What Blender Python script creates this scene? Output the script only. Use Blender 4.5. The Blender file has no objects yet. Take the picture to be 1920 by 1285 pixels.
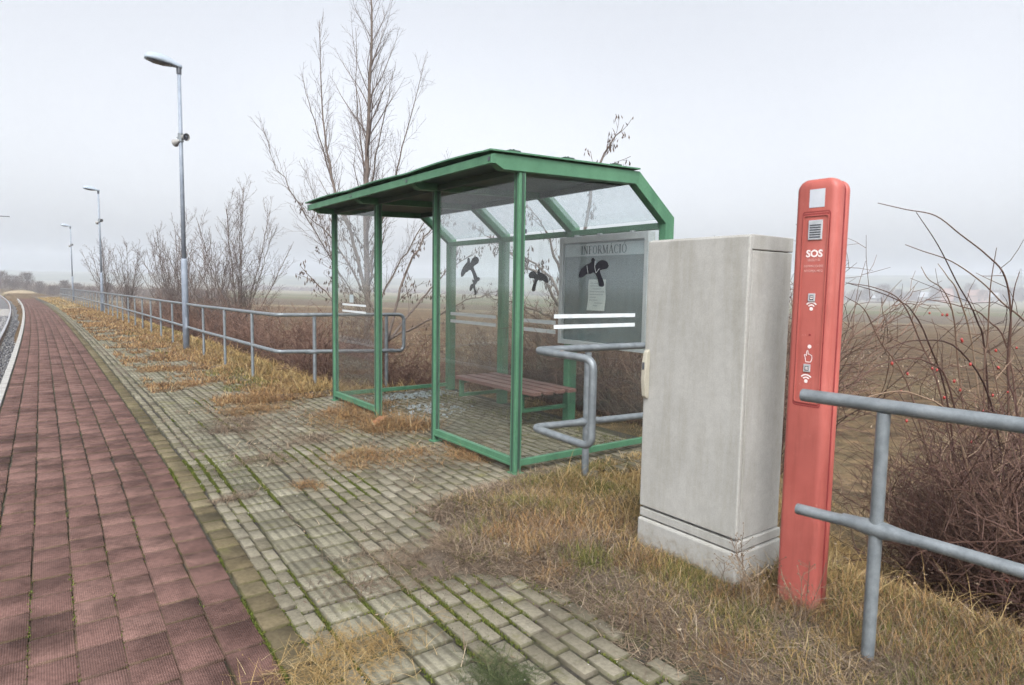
import bpy, math, random
import numpy as np
from mathutils import Matrix, Vector

# ------------------------------------------------------------------ camera, sky, sun, exposure
# x = metres away from the track, y = metres along the platform, z = up
SC = bpy.context.scene
COL = SC.collection
R_ = Vector((0.80595, -0.59175, 0.01654)); U_ = Vector((0.03721, 0.07853, 0.99622)); F_ = Vector((0.59081, 0.80229, -0.08531))
cam_d = bpy.data.cameras.new('camera'); cam = bpy.data.objects.new('camera', cam_d); COL.objects.link(cam)
cam.matrix_world = Matrix(((R_.x, U_.x, -F_.x, 0), (R_.y, U_.y, -F_.y, 0), (R_.z, U_.z, -F_.z, 1.5), (0, 0, 0, 1)))
cam_d.sensor_width = 36; cam_d.lens = 22.456; cam_d.clip_start = .05; cam_d.clip_end = 6000
cam_d.dof.use_dof = True; cam_d.dof.focus_distance = 6.5; cam_d.dof.aperture_fstop = 5.6
SC.camera = cam
SUN_EL, SUN_AZ = math.radians(48), math.radians(215)
wd = bpy.data.worlds.new('World'); SC.world = wd; wd.use_nodes = True
nt = wd.node_tree; nt.nodes.clear()
sky = nt.nodes.new('ShaderNodeTexSky'); sky.sky_type = 'NISHITA'; sky.sun_disc = False
sky.sun_elevation = SUN_EL; sky.sun_rotation = SUN_AZ; sky.air_density = 1.0; sky.dust_density = 6.0; sky.ozone_density = 1.0
bw = nt.nodes.new('ShaderNodeRGBToBW'); cl = nt.nodes.new('ShaderNodeMix'); cl.data_type = 'RGBA'; cl.blend_type = 'MULTIPLY'
cl.inputs['Factor'].default_value = 1; cl.inputs['B'].default_value = (1.16, 1.18, 1.22, 1)
mx = nt.nodes.new('ShaderNodeMix'); mx.data_type = 'RGBA'; mx.inputs['Factor'].default_value = .88
bg = nt.nodes.new('ShaderNodeBackground'); bg.inputs['Strength'].default_value = .15
wo = nt.nodes.new('ShaderNodeOutputWorld')
nt.links.new(sky.outputs[0], bw.inputs[0]); nt.links.new(bw.outputs[0], cl.inputs['A'])
nt.links.new(sky.outputs[0], mx.inputs['A']); nt.links.new(cl.outputs['Result'], mx.inputs['B'])
geo = nt.nodes.new('ShaderNodeNewGeometry'); sep = nt.nodes.new('ShaderNodeSeparateXYZ'); nt.links.new(geo.outputs['Incoming'], sep.inputs[0])
ov = nt.nodes.new('ShaderNodeMath'); ov.operation = 'MULTIPLY_ADD'; ov.inputs[1].default_value = -.75; ov.inputs[2].default_value = .82   # overcast: brighter overhead
lim = nt.nodes.new('ShaderNodeClamp'); lim.inputs['Min'].default_value = .8; lim.inputs['Max'].default_value = 1.17
nt.links.new(sep.outputs[2], ov.inputs[0]); nt.links.new(ov.outputs[0], lim.inputs[0])
gm = nt.nodes.new('ShaderNodeMix'); gm.data_type = 'RGBA'; gm.blend_type = 'MULTIPLY'; gm.inputs['Factor'].default_value = 1
nt.links.new(mx.outputs['Result'], gm.inputs['A']); nt.links.new(lim.outputs[0], gm.inputs['B']); cn = nt.nodes.new('ShaderNodeTexNoise'); cn.inputs['Scale'].default_value = 2.2; cn.inputs['Detail'].default_value = 4; nt.links.new(geo.outputs['Incoming'], cn.inputs['Vector'])   # faint cloud
cm = nt.nodes.new('ShaderNodeMapRange'); cm.inputs['From Min'].default_value = .3; cm.inputs['From Max'].default_value = .7; cm.inputs['To Min'].default_value = .965; cm.inputs['To Max'].default_value = 1.035; nt.links.new(cn.outputs[0], cm.inputs[0])
g2 = nt.nodes.new('ShaderNodeMix'); g2.data_type = 'RGBA'; g2.blend_type = 'MULTIPLY'; g2.inputs['Factor'].default_value = 1; nt.links.new(gm.outputs['Result'], g2.inputs['A']); nt.links.new(cm.outputs[0], g2.inputs['B']); nt.links.new(g2.outputs['Result'], bg.inputs[0])
nt.links.new(bg.outputs[0], wo.inputs[0])
sl = bpy.data.lights.new('sun', 'SUN'); sl.energy = .5; sl.angle = math.radians(25); sl.color = (1, .97, .93)
sun = bpy.data.objects.new('sun', sl); COL.objects.link(sun)
sdir = Vector((math.sin(SUN_AZ) * math.cos(SUN_EL), math.cos(SUN_AZ) * math.cos(SUN_EL), math.sin(SUN_EL)))
sun.rotation_euler = sdir.to_track_quat('Z', 'Y').to_euler()
SC.view_settings.view_transform = 'Standard'; SC.view_settings.look = 'None'; SC.view_settings.gamma = 1
SC.view_settings.exposure = 1.2
SC.render.engine = 'CYCLES'
SC.cycles.use_denoising = True; SC.cycles.denoising_prefilter = 'FAST'; SC.cycles.transparent_max_bounces = 24; SC.cycles.volume_bounces = 1
SC.cycles.max_bounces = 8

random.seed(7); RNG = np.random.default_rng(11)

def dev(y):                      # the whole platform bends gently left far ahead
    y = np.maximum(np.asarray(y, float) - 12, 0); return -3.3e-4 * np.minimum(y, 90) ** 2 - np.maximum(y - 90, 0) * .06
def drop(y):                     # and falls slightly
    return -.0042 * np.clip(np.asarray(y, float) - 8, 0, 90)
def bend(v):
    v = np.asarray(v, float).copy(); v[..., 0] += dev(v[..., 1]); v[..., 2] += drop(v[..., 1]); return v
def P(x, y, z=0.0):
    return (float(x + dev(y)), float(y), float(z + drop(y)))

def noise2(x, y, seed=0):        # smooth value noise 0..1
    x = np.asarray(x, float); y = np.asarray(y, float)
    xi = np.floor(x).astype(np.int64); yi = np.floor(y).astype(np.int64); fx = x - xi; fy = y - yi
    fx = fx * fx * (3 - 2 * fx); fy = fy * fy * (3 - 2 * fy)
    def h(a, b):
        n = (a * 374761393 + b * 668265263 + seed * 974711) & 0x7fffffff
        n = ((n ^ (n >> 13)) * 1274126177) & 0x7fffffff
        return ((n ^ (n >> 16)) & 0xffff) / 65535.0
    return (h(xi, yi) * (1 - fx) + h(xi + 1, yi) * fx) * (1 - fy) + (h(xi, yi + 1) * (1 - fx) + h(xi + 1, yi + 1) * fx) * fy
def fbm(x, y, seed=0):
    return (noise2(x, y, seed) + .5 * noise2(x * 2.1, y * 2.1, seed + 1) + .25 * noise2(x * 4.3, y * 4.3, seed + 2)) / 1.75
def sstep(a, b, x):
    t = np.clip((np.asarray(x, float) - a) / (b - a), 0, 1); return t * t * (3 - 2 * t)

# ------------------------------------------------------------------ mesh helpers
class MB:
    def __init__(s): s.v = []; s.f = []; s.r = []; s.cur = .5
    def add(s, vs, fs):
        o = len(s.v); s.v += [tuple(map(float, v)) for v in vs]; s.f += [tuple(i + o for i in f) for f in fs]; s.r += [s.cur] * len(fs); return s
    def box(s, x0, x1, y0, y1, z0, z1):
        return s.add([(x0, y0, z0), (x1, y0, z0), (x1, y1, z0), (x0, y1, z0), (x0, y0, z1), (x1, y0, z1), (x1, y1, z1), (x0, y1, z1)],
                     [(3, 2, 1, 0), (4, 5, 6, 7), (0, 1, 5, 4), (1, 2, 6, 5), (2, 3, 7, 6), (3, 0, 4, 7)])
    def prism(s, poly, axis, lo, hi):            # poly: 2D points in the two other axes
        n = len(poly); mk = {'x': lambda a, b, t: (t, a, b), 'y': lambda a, b, t: (a, t, b), 'z': lambda a, b, t: (a, b, t)}[axis]
        vs = [mk(a, b, lo) for a, b in poly] + [mk(a, b, hi) for a, b in poly]
        fs = [tuple(range(n)), tuple(range(2 * n - 1, n - 1, -1))] + [(i, n + i, n + (i + 1) % n, (i + 1) % n) for i in range(n)]
        return s.add(vs, fs)
    def bar(s, p, q, w, h, up=(0, 0, 1)):        # rectangular bar from p to q
        p = Vector(p); q = Vector(q); t = (q - p).normalized(); u = Vector(up); a = t.cross(u)
        if a.length < 1e-4: a = t.cross(Vector((1, 0, 0)))
        a.normalize(); b = a.cross(t).normalized(); a *= w / 2; b *= h / 2
        return s.add([p - a - b, p + a - b, p + a + b, p - a + b, q - a - b, q + a - b, q + a + b, q - a + b],
                     [(0, 1, 2, 3), (7, 6, 5, 4), (4, 5, 1, 0), (5, 6, 2, 1), (6, 7, 3, 2), (7, 4, 0, 3)])
    def tube(s, pts, rad, n=8, cap=True):
        pts = [Vector(p) for p in pts]; m = len(pts)
        if not hasattr(rad, '__len__'): rad = [rad] * m
        t0 = (pts[1] - pts[0]).normalized(); ref = Vector((0, 0, 1)) if abs(t0.z) < .9 else Vector((1, 0, 0))
        a = t0.cross(ref).normalized(); vs = []
        for i in range(m):
            t = (pts[min(i + 1, m - 1)] - pts[max(i - 1, 0)]).normalized()
            a = (a - t * a.dot(t)); a.normalize(); b = t.cross(a)
            for k in range(n):
                w = 2 * math.pi * k / n; vs.append(pts[i] + (a * math.cos(w) + b * math.sin(w)) * rad[i])
        fs = [(i * n + k, i * n + (k + 1) % n, (i + 1) * n + (k + 1) % n, (i + 1) * n + k) for i in range(m - 1) for k in range(n)]
        if cap: fs += [tuple(range(n - 1, -1, -1)), tuple((m - 1) * n + k for k in range(n))]
        return s.add(vs, fs)
    def ellipsoid(s, c, r, n=8, m=5):
        vs = [(c[0], c[1], c[2] - r[2])]
        for j in range(1, m):
            th = math.pi * j / m
            for k in range(n):
                w = 2 * math.pi * k / n; vs.append((c[0] + r[0] * math.sin(th) * math.cos(w), c[1] + r[1] * math.sin(th) * math.sin(w), c[2] - r[2] * math.cos(th)))
        vs.append((c[0], c[1], c[2] + r[2])); L = len(vs) - 1
        fs = [(0, 1 + (k + 1) % n, 1 + k) for k in range(n)] + [(L, L - n + k, L - n + (k + 1) % n) for k in range(n)]
        for j in range(m - 2): fs += [(1 + j * n + k, 1 + j * n + (k + 1) % n, 1 + (j + 1) * n + (k + 1) % n, 1 + (j + 1) * n + k) for k in range(n)]
        return s.add(vs, fs)
    def loft(s, rings, cap=True):
        n = len(rings[0]); vs = [p for r in rings for p in r]; m = len(rings)
        fs = [(i * n + k, i * n + (k + 1) % n, (i + 1) * n + (k + 1) % n, (i + 1) * n + k) for i in range(m - 1) for k in range(n)]
        if cap: fs += [tuple(range(n - 1, -1, -1)), tuple((m - 1) * n + k for k in range(n))]
        return s.add(vs, fs)

def mesh_from(name, v, f, rnd=None):
    me = bpy.data.meshes.new(name)
    if isinstance(v, np.ndarray):
        nv = len(v); me.vertices.add(nv); me.vertices.foreach_set('co', np.ascontiguousarray(v, np.float32).ravel())
        loops = np.concatenate([q.ravel() for q in f]); cnt = np.concatenate([np.full(len(q), q.shape[1]) for q in f])
        me.loops.add(len(loops)); me.loops.foreach_set('vertex_index', loops.astype(np.int32))
        me.polygons.add(len(cnt)); st = np.concatenate([[0], np.cumsum(cnt)[:-1]])
        me.polygons.foreach_set('loop_start', st.astype(np.int32)); me.polygons.foreach_set('loop_total', cnt.astype(np.int32))
        me.update(calc_edges=True); me.validate()
    else:
        me.from_pydata(v, [], f); me.update()
    if rnd is not None:
        at = me.attributes.new('rnd', 'FLOAT', 'FACE'); at.data.foreach_set('value', np.asarray(rnd, np.float32))
    return me

def root_of(o):
    while o.parent: o = o.parent
    return o
def obj(name, mb, m, parent=None, origin=None, bevel=0, smooth=False, kind=None, seg=2):
    """link one mesh object; coordinates in mb are world coordinates"""
    o0 = Vector(origin) if origin else (Vector(root_of(parent).location) if parent else Vector((0, 0, 0)))
    v = [(a - o0.x, b - o0.y, c - o0.z) for a, b, c in mb.v] if o0.length > 0 else mb.v
    me = mesh_from(name, v, mb.f, mb.r); me.materials.append(m)
    o = bpy.data.objects.new(name, me); COL.objects.link(o)
    if parent: o.parent = parent
    else: o.location = o0
    if smooth: me.polygons.foreach_set('use_smooth', [True] * len(me.polygons))
    if bevel:
        b = o.modifiers.new('bevel', 'BEVEL'); b.width = bevel; b.segments = seg; b.limit_method = 'ANGLE'
    if kind: o['kind'] = kind
    return o
def tag(o, label=None, cat=None, group=None, kind=None):
    if label: o['label'] = label
    if cat: o['category'] = cat
    if group: o['group'] = group
    if kind: o['kind'] = kind
    return o
def thing(name, loc, label, cat, group=None):
    o = bpy.data.objects.new(name, None); COL.objects.link(o); o.location = loc; o.empty_display_size = .2
    return tag(o, label, cat, group)
def copy_tree(o, parent=None):
    c = o.copy(); COL.objects.link(c); c.parent = parent
    for ch in [k for k in bpy.data.objects if k.parent == o]: copy_tree(ch, c)
    return c

# ------------------------------------------------------------------ materials
def new_mat(name):
    m = bpy.data.materials.new(name); m.use_nodes = True; nt = m.node_tree; nt.nodes.clear()
    out = nt.nodes.new('ShaderNodeOutputMaterial'); b = nt.nodes.new('ShaderNodeBsdfPrincipled'); nt.links.new(b.outputs[0], out.inputs[0])
    return m, nt, b, out
def c4(c): return (c[0], c[1], c[2], 1)
def ramp(nt, stops):
    r = nt.nodes.new('ShaderNodeValToRGB'); e = r.color_ramp.elements
    while len(e) < len(stops): e.new(.5)
    for k, (p, c) in enumerate(stops): e[k].position = p; e[k].color = c4(c)
    return r
def noise_node(nt, scale, detail=5, rough=.6, coord=None, stretch=None):
    tc = nt.nodes.new('ShaderNodeTexCoord'); n = nt.nodes.new('ShaderNodeTexNoise')
    n.inputs['Scale'].default_value = scale; n.inputs['Detail'].default_value = detail; n.inputs['Roughness'].default_value = rough
    src = tc.outputs['Object']
    if stretch:
        mp = nt.nodes.new('ShaderNodeMapping'); mp.inputs['Scale'].default_value = stretch; nt.links.new(src, mp.inputs[0]); src = mp.outputs[0]
    nt.links.new(src, n.inputs['Vector']); return n
def mixc(nt, a, b, fac, blend='MIX'):
    m = nt.nodes.new('ShaderNodeMix'); m.data_type = 'RGBA'; m.blend_type = blend
    for k, s in (('Factor', fac), ('A', a), ('B', b)):
        if isinstance(s, (int, float)): m.inputs[k].default_value = s
        elif isinstance(s, tuple): m.inputs[k].default_value = c4(s)
        else: nt.links.new(s, m.inputs[k])
    return m.outputs['Result']
def mth(nt, op, a, b=None, c=None):
    m = nt.nodes.new('ShaderNodeMath'); m.operation = op
    for k, s in enumerate((a, b, c)):
        if s is None: continue
        if isinstance(s, (int, float)): m.inputs[k].default_value = s
        else: nt.links.new(s, m.inputs[k])
    return m.outputs[0]
def bump(nt, b, h, strength, dist=.01):
    n = nt.nodes.new('ShaderNodeBump'); n.inputs['Strength'].default_value = strength; n.inputs['Distance'].default_value = dist
    nt.links.new(h, n.inputs['Height']); nt.links.new(n.outputs[0], b.inputs['Normal'])
def mat(name, c1, c2, scale=6, rough=.6, metal=0, bmp=0, bscale=None, lo=.35, hi=.65, stretch=None, spec=.5, speck=0, detail=5):
    m, nt, b, _ = new_mat(name)
    n = noise_node(nt, scale, detail, .6, None, stretch); r = ramp(nt, [(lo, c1), (hi, c2)]); nt.links.new(n.outputs[0], r.inputs[0]); col = r.outputs[0]
    if speck:
        n2 = noise_node(nt, scale * 14, 3, .7); r2 = ramp(nt, [(.35, (1 - speck,) * 3), (.65, (1, 1, 1))]); nt.links.new(n2.outputs[0], r2.inputs[0])
        col = mixc(nt, col, r2.outputs[0], 1.0, 'MULTIPLY')
    nt.links.new(col, b.inputs['Base Color']); b.inputs['Roughness'].default_value = rough; b.inputs['Metallic'].default_value = metal
    b.inputs['Specular IOR Level'].default_value = spec
    if bmp:
        n3 = noise_node(nt, bscale or scale * 5, 4, .6); bump(nt, b, n3.outputs[0], bmp)
    return m
def rnd_mat(name, stops, rough=.8, nscale=3, namt=.35, transl=0, spec=.2):
    """colour by the per-face attribute rnd (its own colour of each blade, twig or block)"""
    m, nt, b, out = new_mat(name)
    a = nt.nodes.new('ShaderNodeAttribute'); a.attribute_name = 'rnd'; r = ramp(nt, stops); nt.links.new(a.outputs['Fac'], r.inputs[0])
    n = noise_node(nt, nscale, 4); r2 = ramp(nt, [(.3, (1 - namt,) * 3), (.7, (1, 1, 1))]); nt.links.new(n.outputs[0], r2.inputs[0])
    col = mixc(nt, r.outputs[0], r2.outputs[0], 1.0, 'MULTIPLY'); nt.links.new(col, b.inputs['Base Color'])
    b.inputs['Roughness'].default_value = rough; b.inputs['Specular IOR Level'].default_value = spec
    if transl:
        t = nt.nodes.new('ShaderNodeBsdfTranslucent'); nt.links.new(col, t.inputs[0]); mxs = nt.nodes.new('ShaderNodeMixShader'); mxs.inputs[0].default_value = transl
        nt.links.new(b.outputs[0], mxs.inputs[1]); nt.links.new(t.outputs[0], mxs.inputs[2]); nt.links.new(mxs.outputs[0], out.inputs[0])
    return m
def glass_mat(name, tint, dirt, dirt_col, milky=0, refl=.06, sc=2.0):
    """thin pane: transparent + fresnel reflection + dusty film with streaks"""
    m, nt, b, out = new_mat(name); nt.nodes.remove(b)
    tr = nt.nodes.new('ShaderNodeBsdfTransparent'); tr.inputs[0].default_value = c4(tint)
    gl = nt.nodes.new('ShaderNodeBsdfGlossy'); gl.inputs['Roughness'].default_value = .02; gl.inputs[0].default_value = (1, 1, 1, 1)
    lw = nt.nodes.new('ShaderNodeLayerWeight'); lw.inputs[0].default_value = .5
    m1 = nt.nodes.new('ShaderNodeMixShader'); nt.links.new(mth(nt, 'MULTIPLY_ADD', mth(nt, 'POWER', lw.outputs['Facing'], 4.0), .6, refl), m1.inputs[0])
    nt.links.new(tr.outputs[0], m1.inputs[1]); nt.links.new(gl.outputs[0], m1.inputs[2])
    df = nt.nodes.new('ShaderNodeBsdfDiffuse'); df.inputs[0].default_value = c4(dirt_col)
    tl = nt.nodes.new('ShaderNodeBsdfTranslucent'); tl.inputs[0].default_value = c4(dirt_col)
    md = nt.nodes.new('ShaderNodeMixShader'); md.inputs[0].default_value = .5; nt.links.new(df.outputs[0], md.inputs[1]); nt.links.new(tl.outputs[0], md.inputs[2])
    n = noise_node(nt, sc, 6, .65, None, (3, 3, .5)); r = ramp(nt, [(.3, (dirt * .7,) * 3), (.7, (dirt * 1.35,) * 3)]); nt.links.new(n.outputs[0], r.inputs[0])
    fac = r.outputs[0]
    if milky: fac = mth(nt, 'ADD', fac, milky)
    m2 = nt.nodes.new('ShaderNodeMixShader'); nt.links.new(fac, m2.inputs[0]); nt.links.new(m1.outputs[0], m2.inputs[1]); nt.links.new(md.outputs[0], m2.inputs[2])
    nt.links.new(m2.outputs[0], out.inputs[0]); return m

M = {}
M['galv'] = mat('galvanized_steel', (.115, .131, .140), (.205, .226, .237), 14, .5, .35, .15, 60, .3, .7, None, .5, .12)
M['pole'] = mat('grey_pole_steel', (.15, .175, .215), (.215, .245, .285), 9, .6, 0, .05, 60, .3, .7, None, .4, .1)
M['green'] = mat('green_paint', (.046, .124, .070), (.072, .175, .100), 3, .55, 0, .05, 160, .3, .7, (2, 2, .5), .3, .14)
M['green_dark'] = mat('green_roof_underside', (.018, .042, .028), (.028, .058, .040), 3, .6, 0, 0)  # same green darkened: the shade under the roof is put into the colour
M['alu'] = mat('aluminium', (.30, .325, .33), (.37, .39, .39), 8, .45, .3, 0, None, .3, .7, None, .5, .08)
M['board'] = mat('board_back', (.075, .10, .105), (.10, .128, .132), 3, .5, 0, 0, None, .3, .7, (4, 4, .6))
M['strip'] = mat('header_strip', (.25, .30, .315), (.30, .345, .355), 5, .5)
M['ink'] = mat('dark_print', (.006, .013, .017), (.010, .018, .022), 20, .9, 0, 0, None, .35, .65, None, .1)
M['inkfaint'] = mat('faint_print', (.17, .19, .2), (.26, .28, .28), 60, .7)
M['paper'] = mat('faded_paper', (.36, .40, .385), (.43, .46, .44), 6, .8)
M['white'] = mat('white_film', (.42, .45, .455), (.50, .52, .52), 12, .5)
M['black'] = mat('black_film', (.006, .006, .008), (.012, .012, .015), 20, .9, 0, 0, None, .35, .65, None, .1)
M['white_print'] = mat('white_print', (.58, .48, .46), (.66, .57, .55), 90, .6)
M['faint_white'] = mat('worn_white_print', (.48, .22, .20), (.56, .32, .29), 120, .6)
M['bench'] = mat('bench_wood', (.105, .056, .046), (.165, .092, .076), 5, .55, 0, .1, 40, .3, .7, (12, 1, 12), .4, .15)
M['red'] = mat('faded_red_plastic', (.33, .083, .068), (.41, .118, .097), 2.5, .42, 0, .04, 90, .3, .7, None, .4, .07)
M['redgroove'] = mat('dark_red_groove', (.14, .012, .012), (.2, .02, .02), 8, .6)  # deeper red that gives grooves and seams their shade by colour
M['steel'] = mat('brushed_steel', (.42, .44, .46), (.55, .56, .57), 30, .35, .6)
M['darkmetal'] = mat('dark_metal', (.03, .035, .045), (.06, .065, .075), 10, .5)
M['lamp_shell'] = mat('lamp_shell_paint', (.22, .26, .30), (.27, .31, .35), 5, .65, 0)
M['lamp_glass'] = mat('lamp_lens', (.05, .055, .065), (.085, .09, .10), 9, .2)
M['speaker'] = mat('speaker_plastic', (.17, .165, .155), (.24, .235, .22), 9, .6)
M['beige'] = mat('beige_plastic', (.27, .25, .20), (.33, .31, .25), 10, .55, 0, 0, None, .3, .7, None, .4, .1)
M['white_plastic'] = mat('white_plastic', (.6, .6, .58), (.75, .75, .73), 30, .5)
M['brick'] = mat('orange_brick', (.23, .095, .045), (.33, .15, .075), 16, .9, 0, .4, 60)
M['shards'] = mat('broken_glass', (.15, .168, .163), (.25, .275, .268), 60, .25)
M['rail'] = mat('worn_rail_steel', (.30, .30, .31), (.42, .42, .43), 8, .35, .6)
M['railweb'] = mat('rusty_rail_web', (.10, .065, .045), (.15, .10, .075), 12, .8)
M['sleeper'] = mat('concrete_sleeper', (.22, .21, .20), (.30, .29, .27), 5, .9)
M['kerb'] = mat('concrete_kerb', (.21, .205, .19), (.33, .32, .30), 6, .85, 0, .2, 60, .35, .65, None, .3, .15)
M['rope'] = mat('black_tape', (.01, .01, .012), (.02, .02, .022), 20, .5)
M['rust'] = mat('rust_stain', (.20, .13, .085), (.30, .22, .17), 20, .7)
M['bark'] = rnd_mat('tree_bark', [(0, (.075, .058, .05)), (.5, (.115, .092, .078)), (1, (.16, .13, .112))], .9, 9, .4)
M['twig'] = rnd_mat('grey_brown_twigs', [(0, (.085, .065, .058)), (1, (.15, .12, .108))], .9, 4, .3)
M['redtwig'] = rnd_mat('reddish_twigs', [(0, (.060, .034, .027)), (.5, (.115, .066, .050)), (1, (.19, .12, .09))], .9, 4, .3)
M['seed'] = rnd_mat('dry_seed_keys', [(0, (.06, .045, .04)), (1, (.13, .095, .075))], .9, 4, .3)
M['cane'] = rnd_mat('rose_canes', [(0, (.040, .019, .016)), (.5, (.088, .048, .037)), (.85, (.14, .085, .06)), (1, (.22, .155, .105))], .7, 5, .3)
M['hip'] = mat('rose_hip_red', (.20, .016, .013), (.30, .03, .02), 30, .35)
M['straw'] = rnd_mat('dry_straw_grass', [(0, (.14, .088, .038)), (.4, (.30, .195, .075)), (.75, (.41, .285, .12)), (1, (.47, .37, .21))], .8, 1.3, .35, .2)
M['orange'] = rnd_mat('rust_brown_weeds', [(0, (.085, .052, .032)), (.3, (.17, .10, .055)), (.6, (.29, .160, .065)), (.85, (.37, .245, .11)), (1, (.42, .33, .2))], .85, 2, .35, .2)
M['litter'] = rnd_mat('grey_brown_dead_stems', [(0, (.065, .044, .033)), (.5, (.155, .110, .076)), (.9, (.26, .195, .13)), (1, (.38, .31, .22))], .9, 2, .35)
M['grass'] = rnd_mat('green_grass', [(0, (.055, .068, .016)), (.45, (.12, .13, .03)), (.75, (.20, .185, .055)), (1, (.33, .265, .12))], .75, 1.5, .3, .25)
M['moss'] = rnd_mat('moss', [(0, (.038, .05, .008)), (.6, (.075, .092, .014)), (1, (.12, .125, .028))], .9, 3, .3)
M['gravel'] = rnd_mat('ballast_stone', [(0, (.06, .062, .068)), (.6, (.13, .13, .14)), (1, (.24, .235, .23))], .95, 6, .2)

def red_mat():
    m, nt, b, _ = new_mat('faded_red_plastic_weathered')
    n = noise_node(nt, 2.2, 5, .65); r = ramp(nt, [(.3, (.275, .064, .051)), (.55, (.325, .083, .067)), (.75, (.365, .115, .096))]); nt.links.new(n.outputs[0], r.inputs[0])
    n5 = noise_node(nt, 9, 6, .7, None, (2, 2, .18)); st = ramp(nt, [(.34, (.80, .77, .75)), (.52, (1, 1, 1))]); nt.links.new(n5.outputs[0], st.inputs[0]); col = mixc(nt, r.outputs[0], st.outputs[0], 1.0, 'MULTIPLY')
    n6 = noise_node(nt, 38, 4, .75); sc = ramp(nt, [(.66, (0,) * 3), (.74, (.55,) * 3)]); nt.links.new(n6.outputs[0], sc.inputs[0]); col = mixc(nt, col, (.45, .24, .21), sc.outputs[0])
    tc = nt.nodes.new('ShaderNodeTexCoord'); sp = nt.nodes.new('ShaderNodeSeparateXYZ'); nt.links.new(tc.outputs['Object'], sp.inputs[0])   # mud splash at the foot, doubling as painted contact shade
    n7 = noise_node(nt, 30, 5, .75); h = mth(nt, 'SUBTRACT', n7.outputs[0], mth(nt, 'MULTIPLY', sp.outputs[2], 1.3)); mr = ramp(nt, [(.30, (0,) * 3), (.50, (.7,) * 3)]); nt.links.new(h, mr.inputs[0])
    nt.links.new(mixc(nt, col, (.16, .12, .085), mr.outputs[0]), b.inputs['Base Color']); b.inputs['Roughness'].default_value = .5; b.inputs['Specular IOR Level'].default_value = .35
    bump(nt, b, n6.outputs[0], .05); return m
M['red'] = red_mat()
def cabinet_mat():
    m, nt, b, _ = new_mat('weathered_grey_grp')
    n = noise_node(nt, 2.2, 8, .7); r = ramp(nt, [(.3, (.262, .258, .238)), (.7, (.315, .310, .288))]); nt.links.new(n.outputs[0], r.inputs[0])
    n2 = noise_node(nt, 26, 5, .7); r2 = ramp(nt, [(.38, (.94,) * 3), (.55, (1,) * 3), (.74, (1.07,) * 3)]); nt.links.new(n2.outputs[0], r2.inputs[0])
    col = mixc(nt, r.outputs[0], r2.outputs[0], 1.0, 'MULTIPLY')
    n3 = noise_node(nt, 120, 2, .6); r3 = ramp(nt, [(.32, (.90,) * 3), (.6, (1,) * 3)]); nt.links.new(n3.outputs[0], r3.inputs[0])
    n4 = noise_node(nt, 2.6, 2, .5); sc = ramp(nt, [(.493, (0,) * 3), (.497, (.10,) * 3), (.500, (0,) * 3)]); nt.links.new(n4.outputs[0], sc.inputs[0])   # pale hairline scuffs
    n5 = noise_node(nt, 5, 6, .7, None, (2, 2, .25)); st = ramp(nt, [(.36, (.84, .83, .80)), (.55, (1, 1, 1))]); nt.links.new(n5.outputs[0], st.inputs[0])          # rain streaks
    col = mixc(nt, mixc(nt, col, (.46, .455, .43), sc.outputs[0]), st.outputs[0], 1.0, 'MULTIPLY')
    tc = nt.nodes.new('ShaderNodeTexCoord'); sp = nt.nodes.new('ShaderNodeSeparateXYZ'); nt.links.new(tc.outputs['Object'], sp.inputs[0])
    n7 = noise_node(nt, 26, 5, .75); hh = mth(nt, 'SUBTRACT', n7.outputs[0], mth(nt, 'MULTIPLY', sp.outputs[2], 1.5)); mr = ramp(nt, [(.26, (0,) * 3), (.50, (.6,) * 3)]); nt.links.new(hh, mr.inputs[0])  # mud tint at the foot, also standing in for contact shade
    col = mixc(nt, col, (.13, .105, .075), mr.outputs[0])
    nt.links.new(mixc(nt, col, r3.outputs[0], 1.0, 'MULTIPLY'), b.inputs['Base Color']); b.inputs['Roughness'].default_value = .75
    bump(nt, b, n2.outputs[0], .08); return m
M['cabinet'] = cabinet_mat()

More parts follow.
